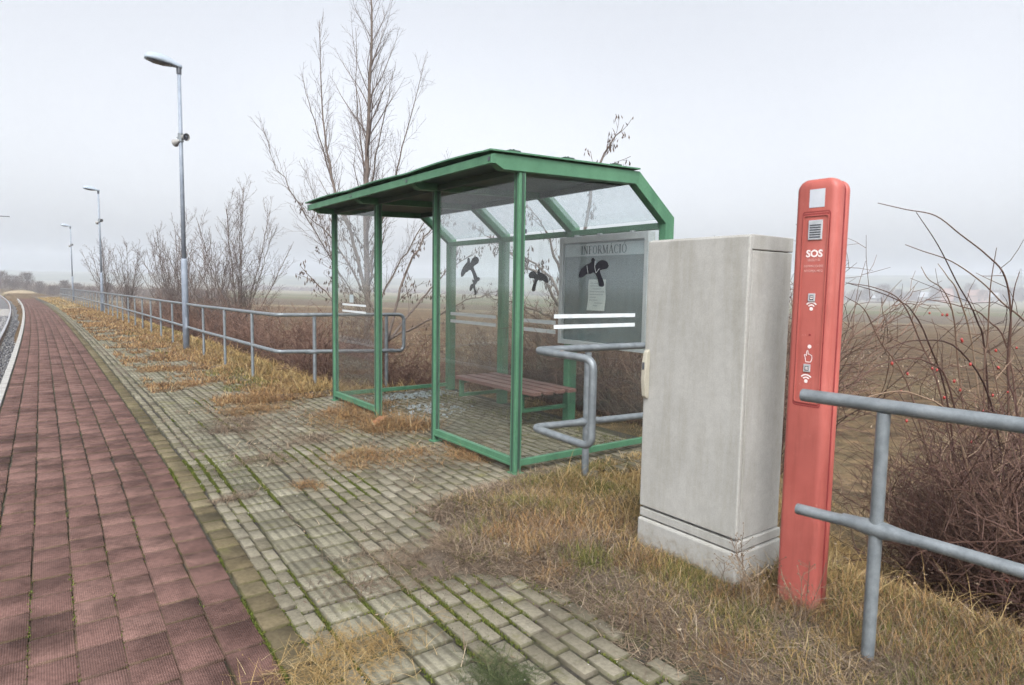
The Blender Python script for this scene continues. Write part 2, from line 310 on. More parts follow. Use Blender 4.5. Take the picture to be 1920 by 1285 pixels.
def paver_mat(name, stops, rib=0, ribdark=.6, stain=(.45, 1.0), stain_scale=1.6, mossy=.0, edge=.5):
    m, nt, b, _ = new_mat(name)
    a = nt.nodes.new('ShaderNodeAttribute'); a.attribute_name = 'rnd'; r = ramp(nt, stops); nt.links.new(a.outputs['Fac'], r.inputs[0]); col = r.outputs[0]
    n = noise_node(nt, stain_scale, 6, .68); r2 = ramp(nt, [(.36, (stain[0],) * 3), (.56, (stain[1],) * 3)]); nt.links.new(n.outputs[0], r2.inputs[0])
    col = mixc(nt, col, r2.outputs[0], 1.0, 'MULTIPLY')
    n3 = noise_node(nt, 55, 4, .7); r3 = ramp(nt, [(.3, (.70,) * 3), (.55, (1,) * 3), (.8, (1.18,) * 3)]); nt.links.new(n3.outputs[0], r3.inputs[0])
    col = mixc(nt, col, r3.outputs[0], 1.0, 'MULTIPLY')
    h = n3.outputs[0]
    if rib:
        tc = nt.nodes.new('ShaderNodeTexCoord'); sp = nt.nodes.new('ShaderNodeSeparateXYZ'); nt.links.new(tc.outputs['Object'], sp.inputs[0])
        s_ = mth(nt, 'SINE', mth(nt, 'MULTIPLY', sp.outputs[0], 2 * math.pi / rib)); w = mth(nt, 'MULTIPLY_ADD', s_, .5, .5)
        rr = ramp(nt, [(.12, (ribdark,) * 3), (.5, (1,) * 3)]); nt.links.new(w, rr.inputs[0])
        n4 = noise_node(nt, 7, 3, .6); r4 = ramp(nt, [(.25, (.25,) * 3), (.55, (1,) * 3)]); nt.links.new(n4.outputs[0], r4.inputs[0])
        col = mixc(nt, col, mixc(nt, (1, 1, 1), rr.outputs[0], r4.outputs[0]), 1.0, 'MULTIPLY')
        h = mth(nt, 'ADD', mth(nt, 'MULTIPLY', h, .5), w)
    if mossy:
        nm_ = noise_node(nt, 2.3, 5, .7); rm = ramp(nt, [(.60 - mossy, (0,) * 3), (.72 - mossy, (.75,) * 3)]); nt.links.new(nm_.outputs[0], rm.inputs[0])
        col = mixc(nt, col, (.10, .095, .035), rm.outputs[0])
    ed = nt.nodes.new('ShaderNodeAttribute'); ed.attribute_name = 'edge'                       # grime and moss caught along the arrises
    ne = noise_node(nt, 4, 4, .6); re = ramp(nt, [(.4, (.035, .028, .02)), (.6, (.045, .048, .014))]); nt.links.new(ne.outputs[0], re.inputs[0])
    col = mixc(nt, col, re.outputs[0], mth(nt, 'MULTIPLY', ed.outputs['Fac'], edge))
    nt.links.new(col, b.inputs['Base Color']); b.inputs['Roughness'].default_value = .9; b.inputs['Specular IOR Level'].default_value = .08
    bump(nt, b, h, .45, .004); return m
M['pav_red'] = paver_mat('red_grooved_pavers', [(0, (.092, .054, .046)), (.45, (.130, .074, .063)), (1, (.162, .096, .081))], .0086, .76, (.50, 1.06), 2.6, 0, .34)
M['pav_yellow'] = paver_mat('ochre_edge_pavers', [(0, (.062, .052, .033)), (.5, (.100, .080, .047)), (1, (.140, .118, .074))], 0, .6, (.6, 1.05), 3, .04)
M['pav_grey'] = paver_mat('grey_block_pavers', [(0, (.105, .093, .066)), (.5, (.150, .135, .100)), (1, (.192, .175, .134))], 0, .6, (.68, 1.05), 1.2, .03)
M['pav_rib'] = paver_mat('ribbed_tactile_pavers', [(0, (.112, .103, .073)), (.5, (.165, .153, .112)), (1, (.215, .20, .152))], .0525, .60, (.66, 1.05), 1.5, .03)
def joint_mat():
    m, nt, b, _ = new_mat('joint_sand_and_moss')
    n = noise_node(nt, 1.7, 6, .7); r = ramp(nt, [(.44, (.026, .021, .015)), (.55, (.036, .034, .014)), (.66, (.042, .054, .010))]); nt.links.new(n.outputs[0], r.inputs[0])
    n2 = noise_node(nt, 60, 3); r2 = ramp(nt, [(.3, (.5,) * 3), (.7, (1.2,) * 3)]); nt.links.new(n2.outputs[0], r2.inputs[0])
    nt.links.new(mixc(nt, r.outputs[0], r2.outputs[0], 1.0, 'MULTIPLY'), b.inputs['Base Color']); b.inputs['Roughness'].default_value = .95
    bump(nt, b, n2.outputs[0], .6, .01); return m
M['joint'] = joint_mat()
def verge_mat():
    m, nt, b, _ = new_mat('verge_soil')
    n = noise_node(nt, 1.5, 7, .7); r = ramp(nt, [(.35, (.05, .037, .027)), (.5, (.095, .07, .048)), (.58, (.115, .085, .055)), (.68, (.06, .07, .018))]); nt.links.new(n.outputs[0], r.inputs[0])
    n2 = noise_node(nt, 40, 5, .75); r2 = ramp(nt, [(.3, (.45,) * 3), (.7, (1.35,) * 3)]); nt.links.new(n2.outputs[0], r2.inputs[0])
    nt.links.new(mixc(nt, r.outputs[0], r2.outputs[0], 1.0, 'MULTIPLY'), b.inputs['Base Color']); b.inputs['Roughness'].default_value = .95
    bump(nt, b, n2.outputs[0], .8, .03); return m
M['verge'] = verge_mat()
def ground_mat():
    m, nt, b, _ = new_mat('ground_fields')
    tc = nt.nodes.new('ShaderNodeTexCoord'); sp = nt.nodes.new('ShaderNodeSeparateXYZ'); nt.links.new(tc.outputs['Object'], sp.inputs[0])
    q = mth(nt, 'ADD', mth(nt, 'MULTIPLY', sp.outputs[0], .62), mth(nt, 'MULTIPLY', sp.outputs[1], .785))   # distance across the strip fields
    wob = noise_node(nt, .02, 3); q = mth(nt, 'ADD', q, mth(nt, 'MULTIPLY', mth(nt, 'SUBTRACT', wob.outputs[0], .5), 14))
    q = mth(nt, 'DIVIDE', q, 600)
    brown = (.080, .049, .025); brown2 = (.092, .060, .032); straw = (.15, .118, .07); green = (.075, .085, .034); pale = (.16, .135, .09)
    st = [(0, (.16, .12, .07)), (.018, brown), (.085, brown), (.10, brown2), (.148, brown2), (.150, straw), (.162, straw), (.165, (.08, .06, .04)), (.262, (.088, .066, .046)), (.268, green), (.33, (.09, .095, .045)), (.34, pale), (.37, (.10, .085, .055)), (.45, green), (.60, (.16, .14, .09)), (1, (.12, .115, .075))]
    r = ramp(nt, st); nt.links.new(q, r.inputs[0])
    n2 = noise_node(nt, 3.0, 7, .75); r2 = ramp(nt, [(.40, (.42,) * 3), (.5, (1.0,) * 3), (.60, (1.65,) * 3)]); nt.links.new(n2.outputs[0], r2.inputs[0])
    col = mixc(nt, r.outputs[0], r2.outputs[0], 1.0, 'MULTIPLY')
    nf = nt.nodes.new('ShaderNodeTexNoise'); nf.noise_dimensions = '1D'; nf.inputs['Scale'].default_value = 1500; nf.inputs['Detail'].default_value = 4; nt.links.new(q, nf.inputs['W'])
    rf = ramp(nt, [(.35, (.72,) * 3), (.65, (1.22,) * 3)]); nt.links.new(nf.outputs[0], rf.inputs[0]); col = mixc(nt, col, rf.outputs[0], 1.0, 'MULTIPLY')
    n3 = noise_node(nt, .35, 5, .7); r3 = ramp(nt, [(.45, (0,) * 3), (.65, (.6,) * 3)]); nt.links.new(n3.outputs[0], r3.inputs[0])
    col = mixc(nt, col, (.12, .092, .048), r3.outputs[0])
    nt.links.new(col, b.inputs['Base Color']); b.inputs['Roughness'].default_value = .95; b.inputs['Specular IOR Level'].default_value = .15
    n4 = noise_node(nt, 6, 5, .7); bump(nt, b, n4.outputs[0], 1.0, .12); return m
M['ground'] = ground_mat()
M['hills'] = mat('wooded_hills', (.035, .045, .03), (.10, .10, .06), .012, .95, 0, 0, None, .4, .6, None, .1)
M['pane'] = glass_mat('dusty_shelter_glass', (.970, .982, .977), .026, (.50, .54, .53), 0, .03)
M['paneclean'] = glass_mat('cleaner_shelter_glass', (.97, .983, .979), .012, (.48, .52, .51), 0, .02)
M['roofpane'] = glass_mat('milky_roof_glass', (.95, .97, .98), .16, (.72, .77, .82), .06, .03, 4)
M['boardglass'] = glass_mat('board_cover_glass', (.97, .98, .98), .012, (.5, .54, .54), 0, .03)

# ------------------------------------------------------------------ ground, hills, verge
def terrain_z(x, y):
    x = np.asarray(x, float); y = np.asarray(y, float); xl = x - dev(y); z = drop(y) - .06
    out = 1.9 * np.exp(-((y - 5.9) / 2.9) ** 6)                 # wider shoulder behind the shelter
    xe = 3.25 + out
    z = z - 1.05 * sstep(xe, xe + 3.6, xl) - .10 * sstep(2.9, 3.3, xl) * (out < .3)
    z = z + .10 * (fbm(x * .5, y * .5, 3) - .5) * sstep(3.2, 5, xl)
    z = z - sstep(8, 150, xl) * 2.0 - sstep(150, 420, xl) * 1.2
    z = z - .72 * sstep(.55, .75, -xl) + .15 * sstep(5, 9, -xl)
    r = np.hypot(x, y)
    z = z + sstep(500, 1350, r) * (6 + 20 * sstep(-.2, .9, x / np.maximum(r, 1)))   # gentle rise into the hills
    return z
def axis(a, fine0, fine1, step, far, n):
    core = np.arange(fine0, fine1 + 1e-6, step); t = np.linspace(0, 1, n + 1)[1:]
    hi = fine1 + (far - fine1) * (np.expm1(6 * t) / np.expm1(6)); lo = fine0 - (far + fine0) * (np.expm1(6 * t) / np.expm1(6))
    return np.concatenate([lo[::-1], core, hi])
gx = axis('x', -9, 12, .25, 1450, 60); gy = axis('y', -4, 40, .5, 1450, 70)
X, Y = np.meshgrid(gx, gy, indexing='ij'); Z = terrain_z(X, Y)
ni, nj = X.shape; I = np.arange(ni * nj).reshape(ni, nj)
F = np.stack([I[:-1, :-1], I[1:, :-1], I[1:, 1:], I[:-1, 1:]], -1).reshape(-1, 4)
me = mesh_from('ground', np.stack([X, Y, Z], -1).reshape(-1, 3), [F]); me.materials.append(M['ground'])
me.polygons.foreach_set('use_smooth', [True] * len(me.polygons))
g = bpy.data.objects.new('ground', me); COL.objects.link(g); g['kind'] = 'structure'

# ridge of wooded hills along the right and far horizon
ang = np.radians(np.linspace(-8, 85, 220))                       # measured from +y towards +x
crest = 15 + 17 * sstep(15, 70, np.degrees(ang)) + 5 * (fbm(np.degrees(ang) * .12, ang * 0, 5) - .5) + 1.5 * (fbm(np.degrees(ang) * 1.2, ang * 0, 8) - .5)
prof = [(760, -8, 0), (900, 0, .35), (1050, 0, .75), (1180, 0, 1.0), (1330, 0, .6), (1430, -8, 0)]
hv = np.stack([np.stack([np.sin(ang) * rr, np.cos(ang) * rr, (crest * k if k else crest * 0 + lo)], -1) for rr, lo, k in prof], 0)
I = np.arange(hv.shape[0] * hv.shape[1]).reshape(hv.shape[:2]); F = np.stack([I[:-1, :-1], I[1:, :-1], I[1:, 1:], I[:-1, 1:]], -1).reshape(-1, 4)
me = mesh_from('hills', hv.reshape(-1, 3), [F]); me.materials.append(M['hills']); o = bpy.data.objects.new('hills', me); COL.objects.link(o); o['kind'] = 'structure'
me.polygons.foreach_set('use_smooth', [True] * len(me.polygons))

def border(y):                   # where the paving frays out into grass
    y = np.asarray(y, float)
    b = 1.95 + .25 * (fbm(y * 1.3, y * 0 + 3.1, 21) - .5)
    b = b + (y > 3.75) * (y < 8.6) * 1.05 * sstep(3.7, 4.0, y) + sstep(8.2, 8.9, y) * .35
    b = b - 1.0 * np.exp(-((y - 2.95) / .22) ** 2) * .55
    return b - .5 * sstep(24, 40, y)
def verge_z(x, y):
    return -.016 + .05 * sstep(0, .35, x - border(y)) + .03 * (fbm(x * 2.2, y * 2.2, 9) - .45)
vx = np.arange(1.0, 3.85, .08); vy = np.concatenate([np.arange(-1.5, 12, .1), np.arange(12, 90, .6)])
X, Y = np.meshgrid(vx, vy, indexing='ij'); zz = verge_z(X, Y) - .35 * sstep(3.3, 3.8, X)
inside = (Y > 4.0) * (Y < 8.2) * (X > 2.7); zz = np.where(inside, -.05, zz)
V = bend(np.stack([X, Y, zz], -1)); ni, nj = X.shape; I = np.arange(ni * nj).reshape(ni, nj)
F = np.stack([I[:-1, :-1], I[1:, :-1], I[1:, 1:], I[:-1, 1:]], -1).reshape(-1, 4)
me = mesh_from('verge_soil', V.reshape(-1, 3), [F]); me.materials.append(M['verge']); o = bpy.data.objects.new('verge', me); COL.objects.link(o); o['kind'] = 'structure'
me.polygons.foreach_set('use_smooth', [True] * len(me.polygons))

# ------------------------------------------------------------------ paving: every block is real geometry
def settle(x, y):
    return .022 * (fbm(x * .9, y * .55, 31) - .5)
def shiftx(x, y):                # the blocks have crept sideways near this end
    return -(.08 * sstep(-.45, .8, x) + .075 * sstep(.85, 1.12, x)) * np.clip((5.6 - np.asarray(y, float)) / 3.3, 0, 1.35)
def paving(name, m, cols, y0, y1, length, gap, jit, stagger, keep=None, zoff=0.0, seed=1, skew=0.0):
    rng = np.random.default_rng(seed); quad = []
    for ci, (a, b) in enumerate(cols):
        y = y0 + (stagger * length * (ci % 2)) + rng.uniform(-jit, jit) * length * .5
        L = []
        while y < y1:
            l = length * (1 + rng.uniform(-jit, jit) * .3); L.append((y, y + l)); y += l
        for p, q_ in L: quad.append((a, b, p, q_))
    q = np.array(quad); xm = (q[:, 0] + q[:, 1]) / 2; ym = (q[:, 2] + q[:, 3]) / 2
    if keep is not None: q = q[keep(xm, ym)]
    n = len(q); gx = gap / 2 * rng.uniform(.6, 1.5, n); gy = gap / 2 * rng.uniform(.9, 1.6, n)
    x0 = q[:, 0] + gx; x1 = q[:, 1] - gx; ya = q[:, 2] + gy; yb = q[:, 3] - gy
    sh = rng.normal(0, gap * .18, (n, 2)); x0 += sh[:, 0]; x1 += sh[:, 0]; ya += sh[:, 1]; yb += sh[:, 1]
    dz = rng.normal(0, .0010, n); tx = rng.normal(0, .004, n); ty = rng.normal(0, .003, n); rot = rng.normal(0, .009, n)
    V = np.zeros((n, 12, 3)); cx = (x0 + x1) / 2; cy = (ya + yb) / 2; hx = (x1 - x0) / 2; hy = (yb - ya) / 2
    c = .0055
    for lev, (z, ins) in enumerate(((-.05, 0), (-.0045, 0), (0, c))):
        for k, (sx, sy) in enumerate(((-1, -1), (1, -1), (1, 1), (-1, 1))):
            dx = sx * (hx - ins); dy = sy * (hy - ins)
            xx = cx + dx * np.cos(rot) - dy * np.sin(rot); yy = cy + dx * np.sin(rot) + dy * np.cos(rot)
            V[:, lev * 4 + k, 0] = xx; V[:, lev * 4 + k, 1] = yy; V[:, lev * 4 + k, 2] = z + zoff + dz + tx * dx + ty * dy + settle(cx, cy)
    V[:, :, 0] += shiftx(cx, cy)[:, None]; V = bend(V); base = (np.arange(n) * 12)[:, None]
    fl = [[8, 9, 10, 11]]
    for l in (0, 4): fl += [[l + k, l + (k + 1) % 4, l + 4 + (k + 1) % 4, l + 4 + k] for k in range(4)]
    F = (base[:, :, None] + np.array(fl)[None]).reshape(-1, 4)
    me = mesh_from(name, V.reshape(-1, 3), [F], np.repeat(np.clip(rng.normal(.5, .22, n), 0, 1), len(fl))); me.materials.append(m)
    at = me.attributes.new('edge', 'FLOAT', 'FACE'); at.data.foreach_set('value', np.tile(np.array([0.] + [1.] * 8, np.float32), n))
    o = bpy.data.objects.new(name, me); COL.objects.link(o); o['kind'] = 'structure'; return o
YE = 76
paving('red_paving', M['pav_red'], [(-.43 + .1725 * k, -.43 + .1725 * (k + 1)) for k in range(7)], -2.5, YE, .222, .0085, .34, .25, seed=3)
paving('ochre_border', M['pav_yellow'], [(.782, .915)], -2.5, 60, .165, .010, .4, 0, seed=4)
paving('grey_paving_inner', M['pav_grey'], [(.922, 1.008), (1.012, 1.098)], -2.5, 60, .168, .017, .3, .5, seed=5)
paving('tactile_paving', M['pav_rib'], [(1.104, 1.314), (1.320, 1.530)], -2.5, 60, .178, .013, .2, .4, seed=6)
paving('grey_paving_outer', M['pav_grey'], [(1.536 + .092 * k, 1.536 + .092 * (k + 1)) for k in range(36)], -2.5, 50, .180, .0145, .12, .5,
       keep=lambda x, y: (x + shiftx(x, y) < border(y) + .16 * (noise2(x * 9, y * 9, 4) - .4)) | ((y > 3.7) & (y < 8.2) & (x < 4.75)), seed=7)
def sheet(name, x0, x1, y0, y1, z, m, nx=6):
    xs = np.linspace(x0, x1, nx); ys = np.arange(y0, y1 + .01, .25); X, Y = np.meshgrid(xs, ys, indexing='ij')
    V = bend(np.stack([X, Y, z + settle(X, Y)], -1)); ni, nj = X.shape; I = np.arange(ni * nj).reshape(ni, nj)
    F = np.stack([I[:-1, :-1], I[1:, :-1], I[1:, 1:], I[:-1, 1:]], -1).reshape(-1, 4)
    me = mesh_from(name, V.reshape(-1, 3), [F]); me.materials.append(m); o = bpy.data.objects.new(name, me); COL.objects.link(o); o['kind'] = 'structure'
sheet('joint_sand', -.44, 2.35, -2.6, YE, -.013, M['joint'], 14)
sheet('shelter_floor_sand', 2.352, 4.9, 3.75, 8.25, -.013, M['joint'], 14)
mb = MB()                                                        # kerb stones, one metre each, along the track edge
for k in range(-3, YE):
    mb.cur = random.random(); a = k + .006; b = k + .994
    v = [P(x, y, z) for y in (a, b) for x, z in ((-.53, -.75), (-.53, .01), (-.445, .014), (-.445, -.75))]
    mb.add(v, [(0, 1, 2, 3), (7, 6, 5, 4), (0, 4, 5, 1), (1, 5, 6, 2), (2, 6, 7, 3)])
obj('kerb', mb, M['kerb'], kind='structure', bevel=.008)

# ballast bed and track
bx = np.array([-4.6, -4.1, -3.4, -2.7, -2.0, -1.4, -.9, -.536]); by = np.concatenate([np.arange(4, 40, .35), np.arange(40, 130, 1.0)])
X, Y = np.meshgrid(bx, by, indexing='ij'); Z = -.60 + .04 * (fbm(X * 3, Y * 3, 14) - .5) - .12 * sstep(3.6, 4.6, -X)
V = bend(np.stack([X, Y, Z], -1)); ni, nj = X.shape; I = np.arange(ni * nj).reshape(ni, nj)
F = np.stack([I[:-1, :-1], I[1:, :-1], I[1:, 1:], I[:-1, 1:]], -1).reshape(-1, 4)
M['ballast'] = mat('ballast_bed', (.055, .055, .06), (.17, .165, .16), 18, .95, 0, 1.0, 22, .38, .62, None, .2, .3)
me = mesh_from('track_bed', V.reshape(-1, 3), [F]); me.materials.append(M['ballast']); o = bpy.data.objects.new('track_bed', me); COL.objects.link(o); o['kind'] = 'structure'
n = 26000; px = RNG.uniform(-4.2, -.56, n); py = 5 + 45 * RNG.uniform(0, 1, n) ** 1.6; s = RNG.uniform(.012, .032, n) * (1 + py / 60)
tet = np.array([[0, 0, 1], [.94, 0, -.33], [-.47, .82, -.33], [-.47, -.82, -.33]]); rot = RNG.normal(0, 1, (n, 3, 3)); rot, _ = np.linalg.qr(rot)
V = np.einsum('nij,kj->nki', rot, tet) * s[:, None, None] * RNG.uniform(.7, 1.3, (n, 1, 3)) + np.stack([px, py, -.59 + RNG.uniform(-.01, .02, n)], -1)[:, None]
F = (np.arange(n) * 4)[:, None, None] + np.array([[0, 1, 2], [0, 2, 3], [0, 3, 1], [1, 3, 2]])[None]
me = mesh_from('ballast_stones', bend(V).reshape(-1, 3), [F.reshape(-1, 3)], np.repeat(RNG.uniform(0, 1, n), 4)); me.materials.append(M['gravel'])
o = bpy.data.objects.new('ballast_stones', me); COL.objects.link(o); o['kind'] = 'stuff'
tr = thing('railway_track', P(-1.85, 20, -.6), 'curving railway track with shiny rail heads on dark ballast beside the platform', 'railway track')
for xr in (-1.13, -2.565):
    for nm_, sec, mm in (('rail', ((-.036, -.045), (-.036, 0), (.036, 0), (.036, -.045)), M['rail']),):
        mb = MB(); ys = list(np.arange(5, 130, 1.25))
        mb.loft([[P(xr + a, y, -.40 + b) for a, b in sec] for y in ys]); rl = obj(nm_, mb, mm, tr)
        mb = MB(); mb.loft([[P(xr + a, y, -.40 + b) for a, b in ((-.07, -.17), (-.012, -.14), (-.012, -.046), (.012, -.046), (.012, -.14), (.07, -.17))] for y in ys]); obj('rail_web', mb, M['railweb'], rl)
for k in range(90):
    y = 6 + k * .65; mb = MB(); mb.box(-.125, .125, -.125, .125, -.62, -.565)
    q = [P(x, yy, z) for x, yy, z in ((-3.1, y - .12, -.72), (-.62 - .35, y - .12, -.72), (-.97, y + .12, -.72), (-3.1, y + .12, -.72), (-3.1, y - .12, -.572), (-.97, y - .12, -.572), (-.97, y + .12, -.572), (-3.1, y + .12, -.572))]
    mb = MB(); mb.add(q, [(3, 2, 1, 0), (4, 5, 6, 7), (0, 1, 5, 4), (1, 2, 6, 5), (2, 3, 7, 6), (3, 0, 4, 7)]); obj('sleeper', mb, M['sleeper'], tr)

# ------------------------------------------------------------------ the shelter
XF, XB, Y0, BL = 3.053, 4.725, 4.071, 1.312
ys_ = [Y0 + BL * k for k in range(4)]; Y3 = ys_[3]
sh = thing('waiting_shelter', (XF, Y0, 0), 'green steel tram stop shelter with dusty glass walls and a bench inside', 'shelter')
outer = [(4.84, 0), (4.84, 2.185), (4.35, 2.555), (2.775, 2.505)]
inner = [(2.775, 2.432), (2.86, 2.392), (4.30, 2.440), (4.725, 2.120), (4.725, 0)]
for k, y in enumerate(ys_):
    a, b = (y - .05, y + .035) if k == 0 else (y - .045, y + .045)
    mb = MB(); mb.prism(outer + inner, 'y', a, b); obj('frame', mb, M['green'], sh, bevel=.004)
# front posts
for k, y in enumerate(ys_):
    w = .036 if k in (0, 2) else .024
    mb = MB(); mb.box(XF - .036, XF + .03, y - w, y + w * .9, .0, 2.40); po = obj('post', mb, M['green'], sh, bevel=.004)
    mb = MB(); mb.box(XF - .041, XF - .0365, y - .008, y + .008, .02, 2.39); mb.box(XF - .01, XF + .012, y - w - .005, y - w - .0005, .02, 2.39); obj('groove', mb, M['green_dark'], po)  # raised dark strips paint the shade of a groove on the post
    mb = MB(); mb.box(XF - .05, XF + .05, y - .05, y + .05, -.01, .008); obj('foot_plate', mb, M['green'], po, bevel=.002)
# fascia, roof sheet, ceiling
mb = MB(); mb.prism([(2.735, 2.425), (2.735, 2.492), (2.772, 2.502), (2.772, 2.425)], 'y', Y0 - .06, Y3 + .10); fa = obj('fascia', mb, M['green'], sh, bevel=.003)
for y in (Y0 - .03, Y0 + BL, Y0 + 2 * BL, Y3 + .04): mb = MB(); mb.box(2.729, 2.7345, y - .012, y + .012, 2.446, 2.474); obj('bolt', mb, M['darkmetal'], fa)
mb = MB(); NY, xs = 41, (2.715, 3.2, 3.8, 4.33)
vt, vb = [], []
for j in range(NY):
    t = j / (NY - 1); y = Y0 - .075 + t * (3 * BL + .20)
    ph = max(0, math.sin(t * math.pi * 3)) ** 2 * .5 + abs(math.sin(t * math.pi * 3)) * .5
    for i, x in enumerate(xs):
        lift = (.014 * abs(math.sin(t * math.pi * 3)) if i == 0 else .006 * abs(math.sin(t * math.pi * 3)) if i == 1 else 0) if t > .03 else 0
        z = 2.514 + (x - 2.715) * (2.561 - 2.510) / (4.35 - 2.775) + lift; vt.append((x, y, z + .012)); vb.append((x, y, z))
nq = len(vt); fs = []
for j in range(NY - 1):
    for i in range(3):
        a = j * 4 + i; fs += [(a, a + 1, a + 5, a + 4), (nq + a + 4, nq + a + 5, nq + a + 1, nq + a)]
    fs += [(j * 4, j * 4 + 4, nq + j * 4 + 4, nq + j * 4), (j * 4 + 3, nq + j * 4 + 3, nq + j * 4 + 7, j * 4 + 7)]
fs += [tuple(range(4)) + tuple(nq + i for i in (3, 2, 1, 0)), tuple((NY - 1) * 4 + i for i in (3, 2, 1, 0)) + tuple(nq + (NY - 1) * 4 + i for i in range(4))]
mb.add(vt + vb, fs); rf = obj('roof', mb, M['green'], sh)
for x in (2.95, 3.5, 4.05):
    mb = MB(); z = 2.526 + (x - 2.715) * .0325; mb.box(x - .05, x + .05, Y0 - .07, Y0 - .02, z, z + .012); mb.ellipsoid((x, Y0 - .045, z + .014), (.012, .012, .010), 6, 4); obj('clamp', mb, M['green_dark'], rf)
for k in range(3):
    a, b = ys_[k] + .047, ys_[k + 1] - .047
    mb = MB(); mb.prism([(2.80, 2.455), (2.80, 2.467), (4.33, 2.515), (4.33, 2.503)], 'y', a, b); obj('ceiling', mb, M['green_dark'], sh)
for k in range(3):                                               # purlins under the ceiling and at the elbow
    a, b = ys_[k] + .046, ys_[k + 1] - .046
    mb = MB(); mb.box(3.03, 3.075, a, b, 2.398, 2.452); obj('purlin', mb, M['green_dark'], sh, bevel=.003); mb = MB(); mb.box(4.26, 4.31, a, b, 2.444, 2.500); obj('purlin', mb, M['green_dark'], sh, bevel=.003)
    mb = MB(); mb.box(4.715, 4.78, a, b, 2.075, 2.135); obj('eaves_bar', mb, M['green'], sh, bevel=.003)
# slanted milky panes
for k in range(3):
    a, b = ys_[k] + .05, ys_[k + 1] - .05
    mb = MB(); mb.prism([(4.33, 2.505), (4.336, 2.511), (4.772, 2.176), (4.766, 2.170)], 'y', a, b); obj('roof_pane', mb, M['roofpane'], sh)
# back panes, front panes, near end pane
def pane(x0, x1, y0, y1, z0, z1, par=sh): mb = MB(); mb.box(x0, x1, y0, y1, z0, z1); return obj('pane', mb, M['pane'], par)
backs = [pane(4.742, 4.750, ys_[k] + .05, ys_[k + 1] - .05, .22, 2.07) for k in range(3)]
f1 = pane(XF - .004, XF + .004, ys_[0] + .034, ys_[1] - .024, .125, 2.38)
f3 = pane(XF - .004, XF + .004, ys_[2] + .034, ys_[3] - .024, .125, 2.38)
mb = MB(); mb.prism([(3.09, .115), (3.09, 2.37), (4.28, 2.415), (4.69, 2.10), (4.69, .115)], 'y', Y0 - .004, Y0 + .004); e0 = obj('pane', mb, M['paneclean'], sh)
for a, b in ((ys_[0], ys_[1]), (ys_[2], ys_[3])):
    mb = MB(); mb.box(XF - .025, XF + .022, a + .034, b - .024, .062, .118); mb.box(XF - .034, XF - .026, a + .034, b - .024, .058, .078); obj('bottom_rail', mb, M['green'], sh, bevel=.003)
for y in (Y0, Y3):
    mb = MB(); mb.box(XF + .034, 4.722, y - .022, y + .022, .055, .105); obj('bottom_rail', mb, M['green'], sh, bevel=.003)
for q in ((XF + .032, XF + .062, Y0 - .016, Y0 + .016, 1.93, 1.965), (XF + .032, XF + .055, Y0 + .03, Y0 + .065, .30, .345), (XF + .03, XF + .06, Y3 - .05, Y3 - .02, 1.90, 1.93)): mb = MB(); mb.box(*q); obj('pane_clip', mb, M['darkmetal'], sh, bevel=.003)
# safety stripes and bird stickers on the panes
def strip(pn, axis, c, lo, hi, zs):
    mb = MB()
    for z0, z1 in zs:
        if axis == 'y': mb.box(lo, hi, c - .0006, c + .0006, z0, z1)
        else: mb.box(c - .0006, c + .0006, lo, hi, z0, z1)
    obj('safety_stripe', mb, M['white'], pn)
strip(e0, 'y', Y0 - .0055, 3.422, 4.395, ((1.252, 1.286), (1.164, 1.198)))
strip(f3, 'x', XF - .0055, 7.03, 7.75, ((1.248, 1.272), (1.168, 1.192)))
strip(backs[2], 'x', 4.7405, 6.80, 7.94, ((1.095, 1.14), (.99, 1.035)))
strip(backs[1], 'x', 4.7405, 5.60, 6.20, ((1.085, 1.13), (.98, 1.025)))
mb = MB(); mb.box(XF - .0061, XF - .0049, 7.40, 7.52, 1.288, 1.385); obj('notice_sticker', mb, M['strip'], f3)
BLOB = [(3.707, 1.596), (3.7, 1.63), (3.73, 1.673), (3.787, 1.706), (3.83, 1.719), (3.832, 1.751), (3.851, 1.759), (3.873, 1.742), (3.872, 1.693), (3.896, 1.721), (3.933, 1.746), (3.993, 1.741), (4.025, 1.709), (4.011, 1.679), (3.966, 1.671), (3.921, 1.663), (3.945, 1.615), (3.973, 1.572), (3.979, 1.539), (3.949, 1.53), (3.918, 1.538), (3.909, 1.581), (3.88, 1.635), (3.855, 1.645), (3.819, 1.628), (3.789, 1.632), (3.75, 1.605)]
def smooth_poly(p, it=2):
    for _ in range(it):
        q = []
        for i in range(len(p)):
            a = p[i]; b = p[(i + 1) % len(p)]; q += [(a[0] * .75 + b[0] * .25, a[1] * .75 + b[1] * .25), (a[0] * .25 + b[0] * .75, a[1] * .25 + b[1] * .75)]
        p = q
    return p
mb = MB(); mb.prism([(3.86 + (a - 3.86) * 1.10, 1.64 + (b - 1.64) * 1.10) for a, b in smooth_poly(BLOB, 1)], 'y', Y0 - .0062, Y0 - .0048); bs = obj('bird_sticker', mb, M['black'], e0)
mb = MB()
for p, q in (((3.776, 1.70), (3.792, 1.632)), ((3.872, 1.745), (3.868, 1.69)), ((3.868, 1.69), (3.885, 1.64)), ((3.885, 1.64), (3.925, 1.68))): mb.bar((p[0], Y0 - .0068, p[1]), (q[0], Y0 - .0068, q[1]), .0012, .0035, (1, 0, 0) if abs(p[0] - q[0]) < .03 else (0, 0, 1))
obj('crack', mb, M['alu'], bs)
